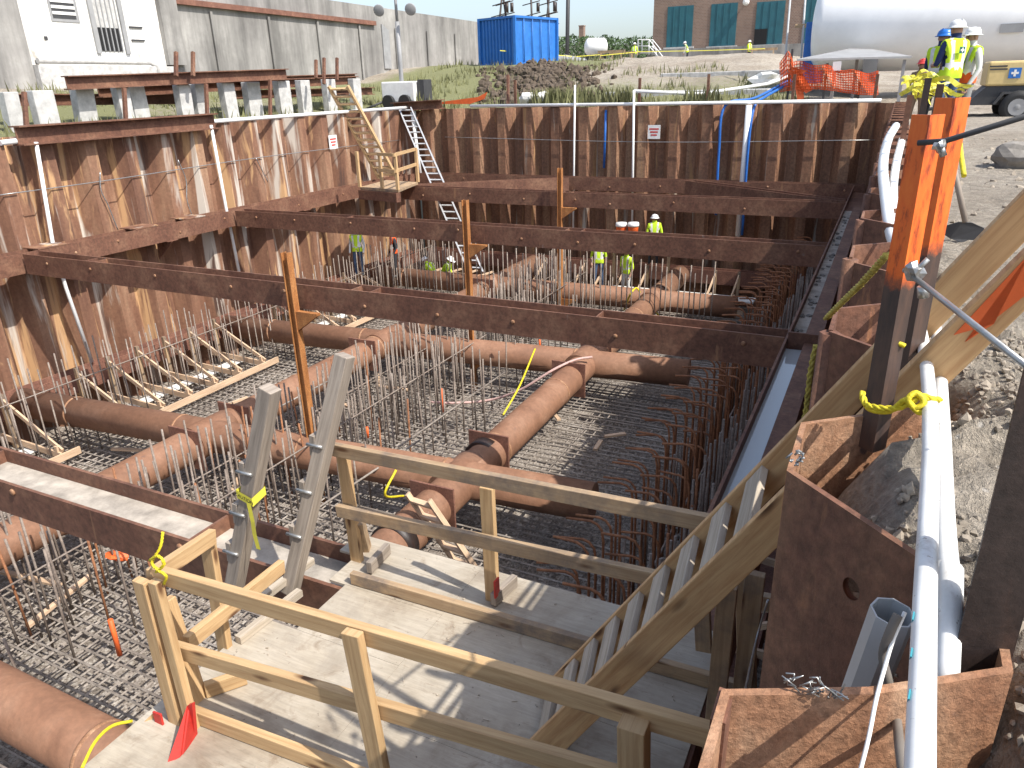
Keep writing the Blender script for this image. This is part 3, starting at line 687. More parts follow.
mb = MB(); r7 = random.Random(77)
for i in range(90):
    x, y = r7.uniform(DX0+.1, DX1-.1), r7.uniform(1.5, 3.8)
    if x < -2.2 and 2.75 < y < 3.65: continue
    k = r7.random()
    if k < .55: mb.blob((x, y, ZD+.003), r7.uniform(.004, .011), i, 1, amp=.6, sq=(1, 1, .6))
    else: a = r7.uniform(0, 3.14); l = r7.uniform(.01, .04); mb.bar((x, y, ZD+.004), (x+l*math.cos(a), y+l*math.sin(a), ZD+.006), .006, .004)
tag(mb.build('wood_debris', M['dirtyw']), 'small chips and grit scattered over the plywood deck', 'debris', kind='stuff')
# railings
def post(th, x, y, z0, z1, w=.09, d=.045, mat='pine', upv=(0, 1, 0), dx=0, dy=0, name='post'):
    mb = MB(); mb.bar((x, y, z0), (x+dx, y+dy, z1), w, d, upv=upv); return mb.build(name, M[mat], th, bevel=.004)
th = thing('wooden_railing', (-1.7, 2.0, ZD), 'fresh pale timber railing nearest the camera, with red painted feet at its corner', 'railing')
def lum(p0, p1, w=.045, h=.09, name='rail', mat='pine', th_=None, upv=(0, 0, 1), ext=(0, 0)):
    mb = MB(); mb.bar(p0, p1, w, h, upv=upv, ext=ext); return mb.build(name, M[mat], th_, bevel=.004)
YN = 2.02; ZR = ZD+.90; ZM = ZD+.46
tr0 = PY(158, 574, YN); tr1 = PY(735, 742, YN); lum(tr0, tr1, th_=th, ext=(.02, .0), name='top_rail')
m0 = PY(172, 648, YN); m1 = PY(610, 775, YN); lum(m0, m1, th_=th, name='mid_rail', ext=(0, .3))
lum((-3.0, YN-.03, ZD+.05), (-.55, YN+.1, ZD+.05), th_=th, name='toe_board')
def vpost(px0, px1, y, mat='pine', w=.09, d=.045, name='post', th_=None, zt=None):
    """post at pixel column px0(top) whose foot stands on the deck"""
    p = PY(*px0, y); q = PY(*px1, y); mb = MB(); mb.bar(q, p, w, d, upv=(0, 1, 0)); return mb.build(name, M[mat], th_, bevel=.004)
vpost((141, 580), (182, 740), YN-.075, w=.085, name='corner_post', th_=th); vpost((155, 581), (196, 738), YN-.068, w=.06, name='corner_post', th_=th); vpost((166, 600), (208, 728), YN+.09, name='corner_post', th_=th, w=.05, d=.09)
vpost((352, 632), (384, 790), YN-.05, th_=th); vpost((634, 722), (634, 850), YN-.05, th_=th, w=.10, d=.09)
e0 = PY(150, 578, YN-.03); e1 = PY(213, 536, 2.5); lum(e0, e1, th_=th, name='end_rail')
vpost((207, 537), (232, 690), 2.5, th_=th, name='end_post')
lum(PY(186, 644, YN+.05), PY(282, 566, 2.95), th_=th, name='end_mid_rail'); lum(PZ(205, 690, ZD+.05), PZ(246, 676, ZD+.05), th_=th, name='end_toe_board')
def tri(pts, dv, nm, mat='redp'): mb = MB(); mb.prism(pts, dv); return mb.build(nm, M[mat], th, bevel=.002)
yq = YN-.13; tri([PY(160, 741, yq), PY(168, 746, yq), PY(160, 715, yq), PY(152, 712, yq)], (0, .012, 0), 'red_painted_foot')
yq = YN-.02; tri([PY(133, 732, YN-.2), PY(158, 742, YN-.12), PY(152, 714, YN-.12)], (0, .02, .0), 'foot_block', 'pine')
tri([PY(166, 766, YN-.30), PY(180, 757, YN-.24), PY(195, 738, YN-.11), PY(192, 704, YN-.11), PY(187, 706, YN-.11)], (0, .02, 0), 'red_painted_block')
th = thing('wooden_railing', (-1.7, 3.5, ZD), 'weathered timber railing along the far edge of the deck above the rebar', 'railing')
YF = 3.52
lum(PY(333, 449, YF), PY(770, 535, YF-.25), mat='pine2', th_=th, name='top_rail'); lum(PY(338, 510, YF), PY(790, 607, YF-.1), mat='pine2', th_=th, name='mid_rail')
lum(PZ(352, 577, ZD+.05), PZ(745, 690, ZD+.05), mat='pine2', th_=th, name='toe_board')
vpost((343, 455), (359, 572), YF+.05, 'pine', th_=th); vpost((487, 487), (493, 602), YF+.05, 'pine', th_=th); vpost((698, 520), (704, 650), YF+.02, 'pine2', th_=th)
vpost((745, 566), (748, 722), YF-.35, 'pine2', th_=th); lum(PY(360, 520, YF+.09), PY(374, 574, YF+.3), mat='pine2', th_=th, name='brace')
lum(PZ(493, 600, ZD+.06), PZ(515, 580, ZD+.06), mat='grey', th_=th, name='block'); lum(PZ(369, 568, ZD+.06), PZ(388, 548, ZD+.06), mat='grey', th_=th, name='block')
mb = MB(); q = PY(497, 596, YF-.0); mb.bar(q, q+V((0, 0, .13)), .012, .06, upv=(0, 1, 0)); mb.build('red_mark', M['redp'], th)
# leaning grey posts of the access ladder
def lean(px_t, px_b, yt, yb, label, tape=False):
    a = PY(*px_t, yt); b_ = PY(*px_b, yb); th = thing('timber_post', b_, label, 'post')
    mb = MB(); mb.bar(b_, a, .10, .10, upv=(0, 1, 0)); mb.build('timber', M['grey'], th, bevel=.006)
    d = (a-b_); n = 4
    for i in range(1, n):
        c = b_+d*(.08+.19*i); mb = MB(); mb.bar(c+V((-.075, 0, -.09)), c+V((-.06, 0, .06)), .04, .10, upv=(0, 1, 0)); mb.build('cleat', M['grey'], th)
        mb = MB(); mb.tube([c+V((-.1, -.06, 0)), c+V((.03, -.06, 0))], .012, 6); mb.build('bolt', M['galv'], th)
    return th, a, b_
th, a, b_ = lean((270, 388), (232, 600), 3.05, 2.95, 'left leaning grey timber post with bolts and a yellow tape band, at the deck edge')
th3, a3, b3 = lean((345, 355), (290, 592), 3.55, 3.15, 'right and taller leaning grey timber post with bolts, at the deck edge')
c0 = a+(b_-a)*.46
mb = MB()
for k, dz in ((0, 0),): mb.tube([c0+V((-.075, -.075, .02)), c0+V((.075, -.075, -.015)), c0+V((.09, .07, -.01)), c0+V((-.06, .08, .02)), c0+V((-.075, -.075, .02))], .006, 4)
tape = MB()
ring = [c0+V((-.06, -.062, .02)), c0+V((.068, -.062, -.015)), c0+V((.068, .062, .01)), c0+V((-.06, .062, .03))]
for i in range(4):
    p, q = ring[i], ring[(i+1) % 4]; tape.quad(p+V((0, 0, -.03)), q+V((0, 0, -.03)), q+V((0, 0, .03)), p+V((0, 0, .03)))
tl = [c0+V((.04, -.068, -.02)), c0+V((.055, -.075, -.15)), c0+V((.045, -.07, -.25)), c0+V((.06, -.072, -.36))]
for p, q in zip(tl, tl[1:]): tape.quad(p+V((-.018, 0, 0)), p+V((.018, 0, 0)), q+V((.018, 0, 0)), q+V((-.018, 0, 0)))
tp = tape.build('caution_tape', M['tape'], org=c0); tag(tp, 'yellow caution tape with black lettering tied round the left leaning grey post', 'tape')
def text(body, size, loc, xdir, udir, mat, parent, name='lettering'):
    cu_ = bpy.data.curves.new(name, 'FONT'); cu_.body = body; cu_.size = size; cu_.align_x = 'CENTER'; cu_.align_y = 'CENTER'; cu_.extrude = .0004
    tmp = bpy.data.objects.new('tmp_text', cu_); COL.objects.link(tmp); dg = bpy.context.evaluated_depsgraph_get()
    me = bpy.data.meshes.new_from_object(tmp.evaluated_get(dg)); bpy.data.objects.remove(tmp); me.materials.clear(); me.materials.append(mat)
    x = V(xdir).normalized(); u = V(udir); z = x.cross(u).normalized(); u = z.cross(x); lc = V(loc)-ORG[parent.name]
    me.transform(Matrix(((x.x, u.x, z.x, lc.x), (x.y, u.y, z.y, lc.y), (x.z, u.z, z.z, lc.z), (0, 0, 0, 1))))
    o = bpy.data.objects.new(name, me); COL.objects.link(o); o.parent = parent; ORG[o.name] = ORG[parent.name]; return o
text('CAUTION', .034, c0+V((.004, -.0655, .002)), (.128, 0, -.035), (0, 0, 1), M['black'], tp)
# deck edge steel frame beside leaning posts
mb = MB(); mb.bar(PZ(250, 607, ZD+.03), PZ(312, 560, ZD+.03), .05, .05); mb.bar(PZ(238, 640, ZD+.03), PZ(300, 592, ZD+.03), .05, .05)
tag(mb.build('hatch_frame', M['dirtyw']), 'dirty timber strips framing the ladder opening at the left edge of the deck', 'frame')
# ------------------------------------------------------------------ stair ladder on the right
N0 = PZ(528, 740, ZD); N1 = PY(1024, 247, 2.0); F0 = PZ(537, 694, ZD); F1 = PY(1024, 192, 2.36)
dn = (N1-N0); df = (F1-F0)
th = thing('wooden_stair_ladder', (N0+F0)/2, 'broad wooden stair ladder with flat treads rising from the deck over the right bank', 'ladder')
upn = dn.normalized().cross(V((0, 1, 0))); upn = -upn if upn.z < 0 else upn; upn.normalize()
def stringer(p, d, e):
    a, b_ = p+d*e, p+d*1.12; mb = MB(); w0, w1 = .155, .082; sy = V((0, .042, 0))
    mb.prism([a, b_, b_-upn*w1, a-upn*w0+d*.02][::-1], sy*-1); o = mb.build('stringer', M['ladw'], th, bevel=.004); return o
stringer(N0, dn, .01); stringer(F0+V((0, .042, 0)), df, .01)
nr = 14
for i in range(9):
    s_ = .06+i*(1.0/nr); p = N0+dn*s_; q = F0+df*s_; c = upn*-.022
    mb = MB(); mb.bar(p+c, q+c, .105, .03, upv=upn); mb.build('tread', M['dirtyw'], th, bevel=.003)
k0 = N0+dn*.925; k1 = N0+dn*1.0; y_o = V((0, -.0435, 0)); mb = MB(); mb.prism([k0-upn*.02+y_o, k1-upn*.008+y_o, k1-upn*.075+y_o, k0-upn*.05+y_o, k0+(k1-k0)*.3-upn*.065+y_o][::-1], (0, -.002, 0)); mb.build('orange_paint_mark', M['orange'], th)
# ------------------------------------------------------------------ PVC lines on the bank
def smooth(pts, k=6):
    P = [V(p) for p in pts]
    if len(P) < 3: return P
    Q = [P[0]*2-P[1]]+P+[P[-1]*2-P[-2]]; out = []
    for i in range(1, len(Q)-2):
        a, b_, c, d = Q[i-1:i+3]
        for j in range(k):
            t_ = j/k; out.append(.5*((2*b_)+(c-a)*t_+(2*a-5*b_+4*c-d)*t_*t_+(3*b_-3*c+d-a)*t_**3))
    return out+[P[-1]]
def line_obj(name, pts, r, mat, label, cat, n=10, parts=()):
    mb = MB(); mb.tube(smooth(pts) if ('hose' in name or 'cable' in name or 'cord' in name or 'wire' in name) else pts, r, n); return tag(mb.build(name, mat), label, cat)
th = thing('pvc_pipe', (.12, 1.2, .1), 'left of the two white PVC pipes lying along the right wall toward the camera', 'pipe')
A = [PZ(920, 900, .10), PZ(920, 768, .10), PZ(925, 600, .10), PZ(930, 405, .10), (.145, 2.6, .08), (.11, 4.0, -.02)]
mb = MB(); mb.tube(smooth(A, 3), .0155, 16); mb.build('pipe_body', M['pvcn'], th)
M['ink'] = plain('teal_ink', (.05, .30, .36), .5)
for (qa, qb) in (((.3, .32), 1), ((.55, .57), 1), ((.80, .83), 0)):
    ia = V(A[1]).lerp(V(A[2]), qa[0]); ib = ia+(V(A[2])-V(A[1])).normalized()*.006; mb = MB(); mb.bar(ia+V((-.0148, -.002, .006)), ia+V((-.0135, .012, .009)), .002, .006); mb.build('ink_mark', M['ink'], th)
th = thing('pvc_pipe', (.17, 1.2, .05), 'right white PVC pipe with a coupling, beside the dark steel post', 'pipe')
B = [PZ(946, 700, -.05), PZ(950, 600, .03), PZ(945, 520, .05), PZ(941, 400, .06), (.2, 2.7, .04), (.15, 4.2, -.04)]
mb = MB(); mb.tube(smooth(B, 3), .0165, 16); mb.build('pipe_body', M['pvcn'], th)
mb = MB(); c = V(B[1]); mb.tube([c+V((-.002, -.02, -.02)), c+V((.0, .075, .008))], .022, 16); mb.build('coupling', M['pvcn'], th)
mb = MB(); mb.tube([c+V((-.0005, .074, .0075)), c+V((-.0005, .079, .0083))], .0182, 16); mb.build('teal_ring', M['ink'], th)
line_obj('white_hose', [(.13, 4.0, .0), PY(893, 238, 4.6), PY(886, 200, 5.4), PY(883, 165, 6.4), PY(888, 140, 7.4), PY(896, 126, 8.2)], .035, M['white'], 'white hose curving beside the orange steel posts', 'hose')
line_obj('white_hose', [(.18, 4.2, .0), PY(899, 230, 5.0), PY(893, 195, 5.8), PY(896, 165, 6.6), PY(902, 140, 7.6)], .03, M['white'], 'thinner white hose just right of the curving hose by the orange posts', 'hose')
# orange painted posts
def orpost(x, y, z0, z1, w, label, ang, zo):
    th = MB(); t_ = .006
    c, s_ = math.cos(ang), math.sin(ang)
    prof = [(-w, 0), (w*.25, 0), (w*.25, w*1.3), (w*.25-t_, w*1.3), (w*.25-t_, t_), (-w, t_)]
    poly = [V((x+a*c-b*s_, y+a*s_+b*c, z0)) for a, b in prof]; th.prism(poly, (0, 0, z1-z0)); return tag(th.build('steel_post', M['orpaint'], org=(x, y, zo)), label, 'post')
p = PY(866, 440, 1.88); q = PY(922, 115, 1.88); orpost(p.x+.012, 1.88, p.z-.03, q.z, .036, 'front orange topped steel post with a rusty foot, tied with yellow rope', R(-38), p.z-.02)
p2 = PY(946, 98, 2.15); orpost(p2.x+.012, 2.15, -.32, p2.z, .042, 'rear orange topped steel post just behind the front one', R(-38), -.06)
# dark post at the right edge
p = PY(950, 672, 1.06); mb = MB()
prof = [(0, 0), (.075, .024), (.075, .032), (.035, .02), (.03, .08), (.022, .08), (.027, .016), (0, .008)]
mb.prism([V((p.x+a, 1.06+b_, -.35)) for a, b_ in prof], (-.0, 0, 1.5)); tag(mb.build('steel_post', M['darksteel']), 'dark brown steel post at the right edge of the picture', 'post')
# steel rods
line_obj('steel_rod', [PY(905, 270, 1.85), PY(1040, 377, 1.45)], .0065, M['galv'], 'grey steel rod slanting down to the right from the orange post to the picture edge', 'rod')
line_obj('steel_rod', [PY(918, 143, 1.85), PY(945, 141, 1.83), PY(1040, 112, 1.75)], .006, M['charcoal'], 'dark steel rod rising to the right from the top of the orange posts', 'rod')
mb = MB(); c = PY(915, 272, 1.82); mb.blob(c, .018, 2, 2, amp=.5); mb.tube([c, c+V((.02, .0, .03))], .006, 6); mb.tube([c+V((.02, 0, -.03)), c+V((.025, 0, -.055))], .012, 8); tag(mb.build('rod_clamp', M['galv']), 'small grey clamp joining the slanting rod to the front orange post', 'clamp')
mb = MB(); c = PY(940, 146, 1.82); mb.blob(c, .012, 4, 2, amp=.5); mb.tube([c, c+V((.01, 0, -.02))], .008, 6); tag(mb.build('rod_clamp', M['galv']), 'small clamp joining the dark rod to the orange posts near their tops', 'clamp')
# yellow ropes
def rope(pts, r, mat, label, strands=True, name='rope'):
    mb = MB(); pts = smooth(pts, 5)
    fine = []
    for a, b_ in zip(pts, pts[1:]):
        n = max(1, int((b_-a).length/(r*2)));
        n = min(n, 60)
        for i in range(n): fine.append(a.lerp(b_, i/n))
    fine.append(pts[-1])
    if strands:
        L = 0
        for k in (0, 1, 2):
            out = []; L = 0
            for i, p in enumerate(fine):
                if i: L += (p-fine[i-1]).length
                d = (fine[min(i+1, len(fine)-1)]-fine[max(i-1, 0)]).normalized(); a = d.orthogonal().normalized(); c = d.cross(a); an = L/(r*7)*2*math.pi+k*2.094
                out.append(p+(a*math.cos(an)+c*math.sin(an))*r*.5)
            mb.tube(out, r*.55, 5)
    else: mb.tube(fine, r, 6)
    return tag(mb.build(name, mat), label, 'rope')
rope([PY(887, 255, 2.2), PY(860, 285, 2.45), PY(826, 318, 2.8)], .012, M['yellowd'], 'dirty yellow twisted rope running down left from the orange posts to the pile')
rope([PY(816, 345, 2.95), PY(810, 375, 2.95), PY(806, 410, 2.95), PY(800, 445, 2.95)], .013, M['yellowd'], 'dirty yellow rope hanging down the pile beside the water trough')
kn = [PY(862, 392, 1.80), PY(866, 404, 1.77), PY(880, 408, 1.75), PY(898, 408, 1.74), PY(912, 402, 1.73), PY(921, 396, 1.74), PY(932, 399, 1.75), PY(940, 400, 1.78)]
rp = rope(kn, .0075, M['yellow'], 'bright yellow rope tied round the front orange post and the white pipes', strands=True)
mb = MB(); kk = [PY(862, 398, 1.81), PY(870, 409, 1.765), PY(890, 411, 1.75), PY(905, 400, 1.73), (PY(915, 408, 1.72)), PY(924, 402, 1.725), PY(916, 393, 1.73), PY(908, 400, 1.72), PY(918, 412, 1.72), PY(926, 411, 1.72)]
mb.tube(smooth(kk, 4), .007, 6); mb.build('knot', M['yellow'], rp)
rope([PY(888, 333, 1.9), PY(897, 342, 1.9), PY(905, 346, 1.9)], .006, M['yellow'], 'short bright yellow rope end behind the front orange post', strands=False)
rope([PY(163, 532, 2.02), PY(160, 548, 1.99), PY(152, 562, 1.96), PY(158, 570, 1.95), PY(166, 576, 1.96), PY(164, 584, 1.965)], .0085, M['yellow'], 'yellow rope looped over the corner of the near railing', strands=True)
rope([PY(150, 560, 1.97), PY(158, 556, 1.96), PY(164, 564, 1.96), PY(156, 572, 1.95)], .009, M['yellow'], 'yellow knot on top of the near railing corner post')
rope([PZ(82, 768, -2.3), PZ(95, 742, -2.3), PZ(112, 726, -2.33), PZ(132, 721, -2.38)], .009, M['yellow'], 'yellow cord curving over the bottom left edge of the deck', strands=False)
rope([(V((-6.3, 8.6, -5.33))), PZ(385, 495, -4.9), PZ(396, 470, -4.6)], .02, M['yellow'], 'thin yellow rope over the front cross pipe behind the far railing', strands=False)
rope([PZ(503, 415, -5.5), PZ(520, 385, -5.2), PZ(535, 349, -5.0)], .022, M['yellow'], 'thin yellow rope running up to the second cross beam', strands=False)
rope([PZ(624, 310, -6.3), PZ(630, 295, -5.3), PZ(636, 288, -5.25), PZ(640, 292, -5.3)], .03, M['yellow'], 'yellow strap looped over the farthest cross pipe', strands=False)
rope([PZ(656, 312, -6.3), PZ(660, 318, -6.4)], .03, M['yellow'], 'short yellow strap below the middle pipe', strands=False)
line_obj('pink_hose', [PZ(430, 402, -6.3), PZ(455, 403, -6.3), PZ(490, 400, -6.3), PZ(520, 390, -5.9), PZ(553, 370, -5.4), PZ(575, 360, -5.3), PZ(592, 357, -5.3)], .03, M['pink'], 'pale pink hose lying over the mat and the second cross pipe', 'hose')
# foreground cords and cut pipe
line_obj('black_cable', [PZ(905, 790, -.02), PZ(900, 750, -.03), PY(896, 715, .95), PY(888, 680, .97), PY(883, 655, .98), PY(890, 632, .98), PY(898, 615, .99)], .0065, plain('dusty_cable', (.16, .14, .12), .8), 'dusty dark cable bending down beside the white pipe at the bottom', 'cable')
line_obj('cord', [PY(855, 790, .80), PY(868, 740, .85), PY(876, 700, .9), PY(884, 670, .95), PY(893, 640, .98), PY(905, 612, 1.0)], .0028, M['whitep'], 'thin white cord left of the dusty cable at the bottom', 'cord')
mb = MB(); c = PY(893, 612, 1.13); n = 12; prof = [(.034, -.22), (.034, .0), (.031, .0), (.031, -.2)]
mb.lathe(c, prof, (.10, -.08, 1), 8, smooth=False); tag(mb.build('cut_plastic_pipe', M['greyp']), 'short cut grey plastic pipe standing behind the white pipe at the bottom', 'pipe')
mb = MB(); r3 = random.Random(8); c = PZ(815, 690, .012)
for k in range(26):
    a = c+V((r3.uniform(-.035, .035), r3.uniform(-.008, .008), r3.uniform(-.008, .01))); mb.tube([a, a+V((r3.uniform(-.012, .012), r3.uniform(-.006, .006), r3.uniform(.0, .014))), a+V((r3.uniform(-.02, .02), 0, r3.uniform(-.01, .012)))], .0013, 4)
tag(mb.build('tie_wire', M['galv']), 'tangle of grey tie wire on the orange rusted pile top', 'wire')
mb = MB(); c = PY(796, 457, 1.5)
for k in range(14): a = c+V((r3.uniform(-.012, .012), 0, r3.uniform(-.016, .016))); mb.tube([a, a+V((r3.uniform(-.014, .014), -.005, r3.uniform(-.014, .014)))], .0025, 4)
tag(mb.build('tie_wire', M['galv']), 'small knot of grey wire on the corner of the holed pile', 'wire')
line_obj('steel_cable', [PZ(768, 600, -1.3), PZ(755, 645, -1.5), PY(725, 790, 1.35)], .005, M['galv'], 'thin grey cable hanging between the deck and the near pile', 'cable')
for i, (xa, lb) in enumerate(((728, 'left upright board between the deck and the near pile'), (752, 'right upright board between the deck and the near pile'))):
    a = PY(xa, 585, 3.0); mb = MB(); mb.bar((a.x, 3.0+.1*i, ZD-.6), (a.x, 3.0+.1*i, a.z), .09, .045, upv=(0, 1, 0)); tag(mb.build('upright_board', M['pine2'], bevel=.004), lb, 'board')
# shovel, rock, hose on the bank
p = PZ(962, 240, -.28); th = thing('shovel', p, 'worn shovel standing with its blade in the dusty ground behind the orange posts', 'shovel')
top = PD(950, 150, (p-CAM).dot(fw)*.99); mb = MB(); mb.tube([p+V((0, 0, .12)), top], .019, 8); mb.build('handle', M['grey'], th)
mb = MB(); n = 8; sx_ = .17
pts = [(-.12, .05), (-.04, .085), (.04, .085), (.12, .05), (.12, .0), (.07, -.03), (0, -.05), (-.07, -.03), (-.12, .0)]
mb.prism([p+V((a, .02+.12*abs(a), b_+.03)) for a, b_ in pts], (0, .012, 0)); mb.build('blade', M['charcoal'], th)
mb = MB(); c = PZ(1018, 166, -.3); mb.blob(c+V((.05, 0, .12)), .28, 3, 3, amp=.25, sq=(1.25, .8, .62)); tag(mb.build('boulder', M['rock']), 'grey boulder on the dusty bank at the right edge', 'rock')
rope([PY(955, 122, 4.25), PY(959, 135, 4.2), PY(961, 155, 4.1), PY(964, 176, 4.0)], .012, M['yellow'], 'thick yellow hose hanging behind the rear orange post', strands=False, name='hose')
mb = MB(); c = PY(957, 125, 4.15); mb.blob(c, .035, 5, 2, amp=.5); mb.blob(c+V((-.03, 0, .02)), .028, 6, 2, amp=.6); tag(mb.build('orange_rag', plain('orange_yellow_rag', (.75, .30, .03), .8)), 'crumpled orange and yellow rag tied behind the rear orange post', 'rag')
# bunch of yellow tape on the wall top, and stakes
mb = MB(); r3 = random.Random(4)
for k in range(22):
    a = PY(r3.uniform(897, 925), r3.uniform(80, 94), r3.uniform(6.8, 7.1)); hgt = r3.uniform(.018, .035); ph = r3.uniform(0, 6); L_ = r3.uniform(.12, .34); sl = r3.uniform(-.05, .16); prev_ = None
    for j in range(0, 13):
        u = j/12; q = a+V((L_*u+.012*math.sin(9*u+ph), .05*math.sin(7*u+ph*2), sl*u-.10*u*u+.018*math.sin(11*u+ph))); tw = V((.02*math.sin(6*u+ph), .4*hgt*math.sin(8*u+ph), hgt*(.35+.65*abs(math.cos(5*u+ph)))))
        if prev_: mb.quad(prev_[0], q, q+tw, prev_[0]+prev_[1])
        prev_ = (q, tw)
tag(mb.build('caution_tape', M['tape']), 'crumpled bundle of yellow tape on the right wall top before the three men', 'tape')
for i, (px, pt, pb, y, lb) in enumerate(((927, 78, 120, 6.6, 'dark stake beside the yellow tape bundle, left of the blue helmet'), (939, 84, 120, 6.0, 'dark stake right of the yellow tape bundle'), (909, 95, 118, 7.5, 'short rusty stake under the yellow tape bundle'))):
    a = PY(px, pt, y); mb = MB(); mb.bar((a.x, y, -.35), (a.x+.01, y, a.z), .045, .03, upv=(0, 1, 0)); tag(mb.build('stake', M['darksteel'] if i < 2 else M['beam']), lb, 'stake')
# ------------------------------------------------------------------ wall top things
line_obj('header_pipe', [PX(0, 142, -17.8)+V((0, 0, -.02)), (-17.8, 14, .02), (-17.85, 20, .04), (-17.7, 26.8, .06)], .06, M['white'], 'white PVC header pipe along the top of the left wall', 'pipe')
line_obj('header_pipe', [(-14.9, 26.95, .07), (-8, 26.95, .05), (-.5, 26.95, .05)], .06, M['white'], 'white PVC header pipe along the top of the far wall', 'pipe')
def wellp(pts, lb, r=.045, mat='white'): line_obj('wellpoint_pipe', pts, r, M[mat], lb, 'pipe')
def dp(pts, x): return [PX(a, b_, x) for a, b_ in pts]
wellp(dp([(36, 142), (53, 245)], -17.6)+dp([(66, 288), (92, 362)], -17.6), 'leftmost white pipe leaning down the left wall')
wellp(dp([(211, 125), (226, 208)], -17.6)+dp([(230, 226), (241, 282)], -17.6), 'white pipe down the left wall at the right end of the brown top beam')
wellp([PY(575, 85, 26.9), PY(573, 240, 26.9)], 'thin white pipe standing above the far wall, left of its middle', .035)
wellp([PY(634, 90, 26.85), PY(632, 235, 26.85)], 'white pipe on the far wall near its middle, left of the white sign', .04)
wellp([PY(749, 105, 26.8), PY(738, 236, 26.8)], 'thick white pipe down the far wall beside the blue hoses', .10)
wellp([PY(412, 112, 26.8), PY(422, 186, 26.8)], 'white pipe behind the aluminium ladder in the far left corner', .07)
wellp([PY(634, 91, 27.2), PY(700, 94, 29), PY(768, 84, 30), PY(800, 72, 32)], 'white pipe running over the bank behind the far wall', .06)
def hose(pts, lb): line_obj('blue_hose', pts, .045, M['bluehose'], lb, 'hose')
hose([PY(790, 80, 30), PY(755, 98, 28), PY(725, 106, 27), PY(719, 150, 26.85), PY(716, 215, 26.85)], 'left blue hose over the far wall, left of the thick white pipe')
hose([PY(792, 82, 30), PY(765, 97, 28), PY(754, 108, 27), PY(748, 150, 26.7), PY(742, 235, 26.7)], 'right blue hose hanging along the thick white pipe')
hose([PY(606, 110, 27.02), PY(604, 168, 27.02)], 'short dark blue hose hanging on the far wall in the middle')
line_obj('wall_cable', [PX(0, 195, -17.8), PX(110, 180, -17.8), PX(256, 158, -17.8), PX(400, 140, -17.8)], .012, M['galv'], 'thin grey cable strung along the left wall', 'cable')
line_obj('wall_cable', [PY(445, 137, 26.9), PY(650, 142, 26.9), PY(875, 140, 26.9)], .012, M['galv'], 'thin grey cable strung along the far wall', 'cable')
line_obj('dangling_wire', [PX(100, 172, -17.75), PX(101, 190, -17.75), PX(108, 205, -17.75), PX(118, 230, -17.75)], .014, M['galv'], 'bent grey wire hanging on the left wall below the brown top beam', 'wire')
line_obj('dangling_wire', [PX(178, 160, -17.75), PX(186, 180, -17.75), PX(187, 200, -17.75), PX(192, 215, -17.75)], .014, M['galv'], 'curled wire hanging on the left wall left of the white pipe', 'wire')
line_obj('dangling_wire', [PX(256, 158, -17.75), PX(262, 170, -17.75), PX(268, 182, -17.75)], .014, M['galv'], 'short white wire end on the left wall near the white sign', 'wire')
beam('top_beam', PX(16, 136, -17.75), PX(214, 121, -17.75), 'rusty beam laid on top of the left wall, its flange shading the piles below', fl=.40, w=.42, web='v')
beam('top_beam', PY(394, 107, 26.9), PY(442, 104, 26.9), 'short rusty beam on the far left corner of the wall under the light tower', fl=.5, w=.34, web='v')
def sign(px, py, wx, lb, xdir, c):
    mb = MB(); x = V(xdir); n = x.cross(V((0, 0, 1))); mb.bar(c-x*.22, c+x*.22, .02, .46); o = mb.build('sign', M['whitep']); tag(o, lb, 'sign')
    for k, dz in enumerate((.1, .0, -.1)):
        s_ = MB(); f = (V(CAM)-c).normalized(); nn = n if n.dot(f) > 0 else -n; cc = c+nn*.0125+V((0, 0, dz)); s_.bar(cc-x*(.17-.03*k), cc+x*(.17-.03*k), .003, .05); s_.build('printed_line', M['redp'], o)
sign(0, 0, 0, 'small white sign on the left wall near the wooden stair', (0, 1, 0), PX(333, 142, -17.78))
sign(0, 0, 0, 'small white sign on the far wall right of the middle', (1, 0, 0), PY(654, 132, 26.96))
# corner landing, wooden ladder and aluminium ladders
def ladder(a0, a1, wdir, wid, nr, mat, label, rail=(.05, .1), rung=(.04, .08), name='ladder'):
    a0 = V(a0); a1 = V(a1); wd = V(wdir).normalized()*wid/2; th = thing(name, a0, label, 'ladder'); u = (a1-a0).normalized().cross(wd).normalized()
    for s_ in (-1, 1): mb = MB(); mb.bar(a0+wd*s_, a1+wd*s_, rail[0], rail[1], upv=u); mb.build('stringer', mat, th)
    for k in range(nr): c = a0.lerp(a1, (k+.6)/nr); mb = MB(); mb.bar(c-wd, c+wd, rung[0], rung[1], upv=u); mb.build('rung', mat, th)
    return th
pa, pb = PX(388, 178, -17.0), PX(338, 86, -17.9)
ladder(pa, pb, (1, .3, 0), .7, 13, M['pine'], 'pale wooden ladder leaning from the corner landing up over the left wall', (.08, .16), (.05, .16), 'wooden_ladder')
l00, l10, l11, l01 = PZ(360, 187, -2.28), PZ(398, 190, -2.28), PZ(418, 182, -2.28), PZ(386, 180, -2.28)
th = thing('corner_landing', l00, 'pale wooden landing with railing in the far left corner of the pit', 'platform')
mb = MB(); mb.prism([l00, l10, l11, l01][::-1] if (l10-l00).cross(l01-l00).z > 0 else [l00, l10, l11, l01], (0, 0, -.08)); mb.build('deck_board', M['pine2'], th)
for c in (l00, l10, l11, l00.lerp(l10, .6)): mb = MB(); mb.bar(c, c+V((0, 0, 1.15)), .09, .09, upv=(0, 1, 0)); mb.build('post', M['pine'], th)
for z_ in (.6, 1.1):
    for a, b_ in ((l00.lerp(l10, .6), l10), (l10, l11)): mb = MB(); mb.bar(a+V((0, -.07, z_)), b_+V((0, -.07, z_)), .05, .1, ext=(.05, .05)); mb.build('rail', M['pine'], th)
